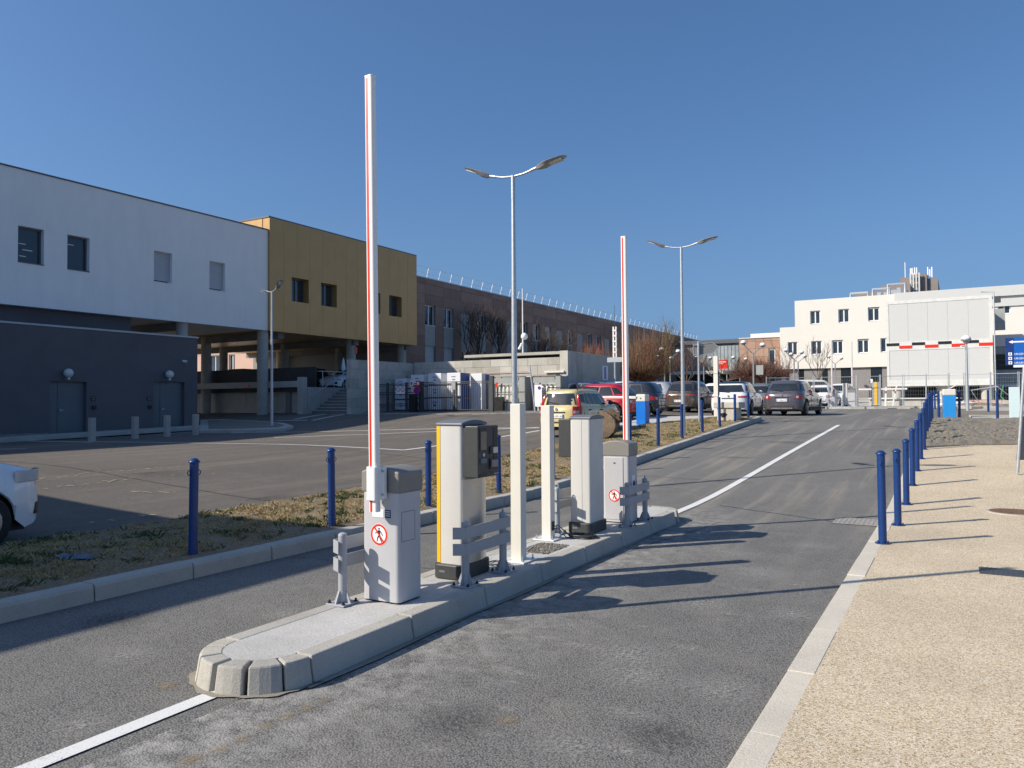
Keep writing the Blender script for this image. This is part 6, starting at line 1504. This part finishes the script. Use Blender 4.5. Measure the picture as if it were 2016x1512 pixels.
# ------------------------------------------------------------------ globe lamps and a single lamp
def globe_lamp(label, px, Z, h, rz=0):
    x, y = at(px, Z); t = thing('globe_lamp', label, 'street lamp', (x, y, zg(x, y)), 'twin globe lamps', rz)
    MB().cyl(0, 0, 0, h-.75, .07, .055, 12).build('pole', M('lamp_grey', (.3, .31, .32)), t, local=True, smooth=40)
    for s in (-1, 1):
        zt = h if s < 0 else h-.18
        a = MB().tube([(0, 0, h-.8), (s*.35, 0, h-.5), (s*.62, 0, zt-.18)], .03, 8).build('arm', M('lamp_grey', (0, 0, 0)), t, local=True)
        MB().sphere((s*.66, 0, zt), .20, 14, 10, (1, 1, .8)).build('globe', SWHITE, a, local=True, smooth=80)
        MB().lathe(s*.66, 0, [(.09, zt-.17), (.195, zt-.06), (.195, zt-.02)], 14).build('collar', M('lamp_grey', (0, 0, 0)), a, local=True)
    return t
for px, Z, l in ((1484, 53, 'twin globe lamp with a sign plate, standing before the small brown cube building'), (1564, 65, 'twin globe lamp at the left end of the cream building'), (1572, 74, 'twin globe lamp just right and behind the one at the cream building corner'), (1645, 81, 'twin globe lamp between the two distant raised booms'),
                 (1320, 62, 'twin globe lamp beside the box truck'), (1309, 75, 'smaller twin globe lamp left of the box truck lamp'), (1386, 76, 'single distant globe lamp behind the direction sign pole'), (1457, 80, 'faint twin globe lamp in front of the brown cube building')):
    globe_lamp(l, px, Z, 4.5, rz=rad(30))
x, y = at(1484, 52.8); q = thing('pole_sign', 'small back-facing traffic sign on the globe lamp pole', 'sign', (x+.25, y-.1, zg(x, y)+2.6)); MB().box(-.05, .42, -.02, .0, -.35, .3).build('panel', GREYP, q, local=True)
x, y = gp(1905, 808, .08)
t = thing('mushroom_lamp', 'slim grey lamp post with a mushroom head in front of the modular block', 'street lamp', (x, y, zg(x, y)+.05), rz=rad(30))
MB().tube([(0, 0, 0), (0, 0, 1.2), (0, 0, 3.3)], [.075, .065, .045], 12).build('pole', GALV, t, local=True, smooth=40)
MB().lathe(0, 0, [(.07, 3.2), (.14, 3.32), (.22, 3.36), (.22, 3.42), (.10, 3.50)], 18).build('collar', M('lamp_grey', (0, 0, 0)), t, local=True, smooth=40); MB().sphere((.0, 0, 3.46), .21, 16, 10, (1, 1, .65)).build('dome', SWHITE, t, local=True, smooth=80)
MB().tube([(-.10, 0, 3.1), (-.28, -.05, 3.08)], .04, 8).build('camera', SWHITE, t, local=True)

# ------------------------------------------------------------------ distant barrier island
GX, GY = at(1690, 47.5); gz = zg(GX, GY)
slab('far_island', [(ony(1624, GY-.9), GY-.9), (ony(1739, GY-.9), GY-.9), (ony(1742, GY+1.2), GY+1.2), (ony(1632, GY+1.2), GY+1.2)], .14, CONCL)
def far_z(x, y): return (x, y, zg(x, y)+.14)
X = lambda px, d=0: ony(px, GY+d)
def white_boom(parent, x, y, z0, z1): 
    o = MB().prism(rrect(.085, .09, .03, 4), 0, z1-z0).build('boom', M('pinkish_white', (.80, .72, .71), .4), parent, local=True); o.location = (x, y, z0)
    MB().box(-.02, .0, -.047, -.044, 0, z1-z0).build('red_stripe', M('pale_red', (.72, .45, .42), .5), o, local=True)
for px, dy, h, l in ((1641, -.3, 4.1, 'distant barrier cabinet with tall raised boom at the left end of the far island'), (1677, .2, 4.05, 'distant barrier cabinet with raised boom in the middle of the far island')):
    t = thing('far_barrier', l, 'parking barrier', far_z(X(px, dy), GY+dy), 'barriers of the far island')
    MB().prism(rrect(.42, .34, .03), 0, .86).build('cabinet', LGREY, t, local=True); arched_cap(.43, .35, .86, 1.02, .04).build('hood', TAUPE, t, local=True)
    white_boom(t, 0 if dy > 0 else -.05, -.25 if dy < 0 else .24, .7, h)
t = thing('far_lowered_barrier', 'lowered whitish boom reaching to the yellow-striped distant terminal', 'parking barrier', far_z(X(1681, .9), GY+.9)); MB().box(-.16, .16, -.14, .14, 0, 1.0).build('cabinet', LGREY, t, local=True); MB().box(-.1, 3.0, -.20, -.14, 1.0, 1.10).build('boom', M('pinkish_white', (0, 0, 0)), t, local=True)
t = thing('far_ticket_machine', 'distant grey ticket terminal with a vertical yellow stripe by the mesh fence', 'ticket machine', far_z(X(1725, -.4), GY-.4)); MB().prism(rrect(.50, .36, .05), .06, 1.48).build('housing', M('mid_grey_housing', (.30, .33, .37), .5), t, local=True, smooth=40); MB().box(-.09, .05, -.195, -.17, .08, 1.46).build('yellow_stripe', YELL, t, local=True)
MB().prism(rrect(.54, .40, .05), 0, .06).build('plinth', CHAR, t, local=True); MB().box(-.30, -.18, -.1, .1, 1.42, 1.66).build('white_cap', SWHITE, t, local=True); MB().box(.20, .26, -.19, -.17, .9, 1.44).build('dark_slot', BLACK, t, local=True)
t = thing('far_ticket_machine', 'distant pale ticket terminal between the two raised booms', 'ticket machine', far_z(X(1664.5, .3), GY+.3)); MB().prism(rrect(.31, .4, .05), .08, 1.45).build('housing', SILV, t, local=True, smooth=40); MB().prism(rrect(.34, .44, .05), 0, .08).build('plinth', CHAR, t, local=True)
for px, s, l in ((1631, -1, 'tiny distant crash guard at the left tip of the far island'), (1657, -1, 'tiny distant crash guard beside the pale distant terminal'), (1686, 1, 'tiny distant dark crash guard right of the middle boom')): 
    o = guard(l, far_z(X(px, -.7), GY-.7), s, .5); o['group'] = 'crash guards of the far island'
# --- mesh site fence
fl = 'welded mesh panels of the temporary site fence'
fpx = [(1508, -2.5), (1602, -1.6), (1686, -1.35), (1733, -1.2), (1778, -.9), (1823, -.8), (1868, -.9), (1899, -1.2), (1950, -1.4), (2006, -1.5), (2070, -1.6)]
fpts = [(ony(px, GY+d), GY+d) for px, d in fpx]
fl_l = ['left of the white hatchback', 'behind the white hatchback', 'before the raised booms', 'at the yellow-striped terminal', 'before the left column of the modular block', 'before the second column of the block', 'left of the mushroom lamp', 'right of the mushroom lamp', 'before the right column of the block', 'under the blue hospital sign']
for i in range(len(fpts)-1):
    (ax, ay), (bx2, by2) = fpts[i], fpts[i+1]; L = math.hypot(bx2-ax, by2-ay); a = math.atan2(by2-ay, bx2-ax); z = zg(ax, ay)
    t = thing('fence_panel', 'welded mesh site fence panel '+fl_l[i], 'fence', (ax, ay, z), fl, a)
    f = MB(); hh = 1.95
    for px in (.03, L-.03): f.tube([(px, 0, .05), (px+(.03 if i % 3 == 1 else 0), 0, hh+.1)], .022, 6)
    f.tube([(0, 0, hh), (L, 0, hh)], .02, 6).tube([(0, 0, .15), (L, 0, .15)], .018, 6); f.build('tube_frame', GALV, t, local=True)
    w = MB(); n = int(L/.12)
    for k in range(1, n): w.bar((L*k/n, 0, .15), (L*k/n, 0, hh), .0045)
    for k in range(1, 8): w.bar((0, .005, .15+k*.225), (L, .005, .15+k*.225), .0045)
    tag(w.build('wire_mesh', GALV, t, local=True), kind='stuff')
    MB().box(-.35, .35, -.12, .12, 0, .13).build('foot_block', CONC, t, local=True)
# kerb blocks, planks, debris by the fence
x, y = at(1778, 49.3); q = thing('block_stack', 'low stack of pale concrete blocks behind the mesh fence', 'concrete blocks', (x, y, zg(x, y)+.08))
for i in range(4): MB().box(-2+i*1.02, -1+i*1.02, -.25, .25, .02, .45).build('block', CONCB, q, local=True)
MB().box(-2.0, 3.2, -.4, .4, .47, .53).build('board', WPAINT, q, local=True)
x, y = at(1955, 46.5); q = thing('block_stack', 'low pale concrete blocks in front of the dark opening at right', 'concrete blocks', (x, y, zg(x, y)+.05))
for i in range(3): MB().box(-1.6+i*1.02, -.6+i*1.02, -.25, .25, 0, .38).build('block', CONCB, q, local=True)
MB().box(-1.4, .6, -.2, .2, .39, .43).build('red_board', RED, q, local=True)
x, y = at(1888, 46); tag(MB().sphere((x, y, zg(x, y)+.15), .55, 14, 8, (2.2, 1, .45)).build('tarpaulin_heap', CRATEW, smooth=30), 'crumpled pale tarpaulin heap by the fence beside the mushroom lamp', 'tarpaulin')
x, y = at(1928, 45); tag(MB().sphere((x, y, zg(x, y)+.05), .6, 14, 8, (2.8, 1, .45)).build('sand_heap', MUD, smooth=60), 'low heap of ochre sand by the near pavement', 'sand heap')
x, y = at(1862, 46.5); q = thing('white_sheet_board', 'slanting white board behind the blue and white barrier cabinet', 'board', (x, y, zg(x, y)+.6)); MB().bar((-.7, 0, .1), (.5, .1, .75), .18, .05).build('board', WPAINT, q, local=True)
x, y = at(1753, 47.5); q = thing('work_barrier', 'white and dark upright site barrier leaning beside the modular block', 'barrier', (x, y, zg(x, y)+.1)); MB().bar((-.3, 0, 0), (-.25, 0, 1.2), .10).bar((.1, 0, 0), (.35, 0, 1.3), .08).bar((-.3, 0, .3), (.3, 0, .35), .06).build('frame', WPAINT, q, local=True)
x, y = at(1988, 44); q = thing('pipe_railing', 'bent grey pipe railing lying before the dark opening at the right edge', 'railing', (x, y, zg(x, y)+.1)); b = MB(); b.tube([(-1.4, 0, 0), (-1.9, 0, .95), (-.6, 0, 1.15), (.4, 0, .2), (-1.4, 0, .02)], .035, 8); b.build('rail', GALV, q, local=True)
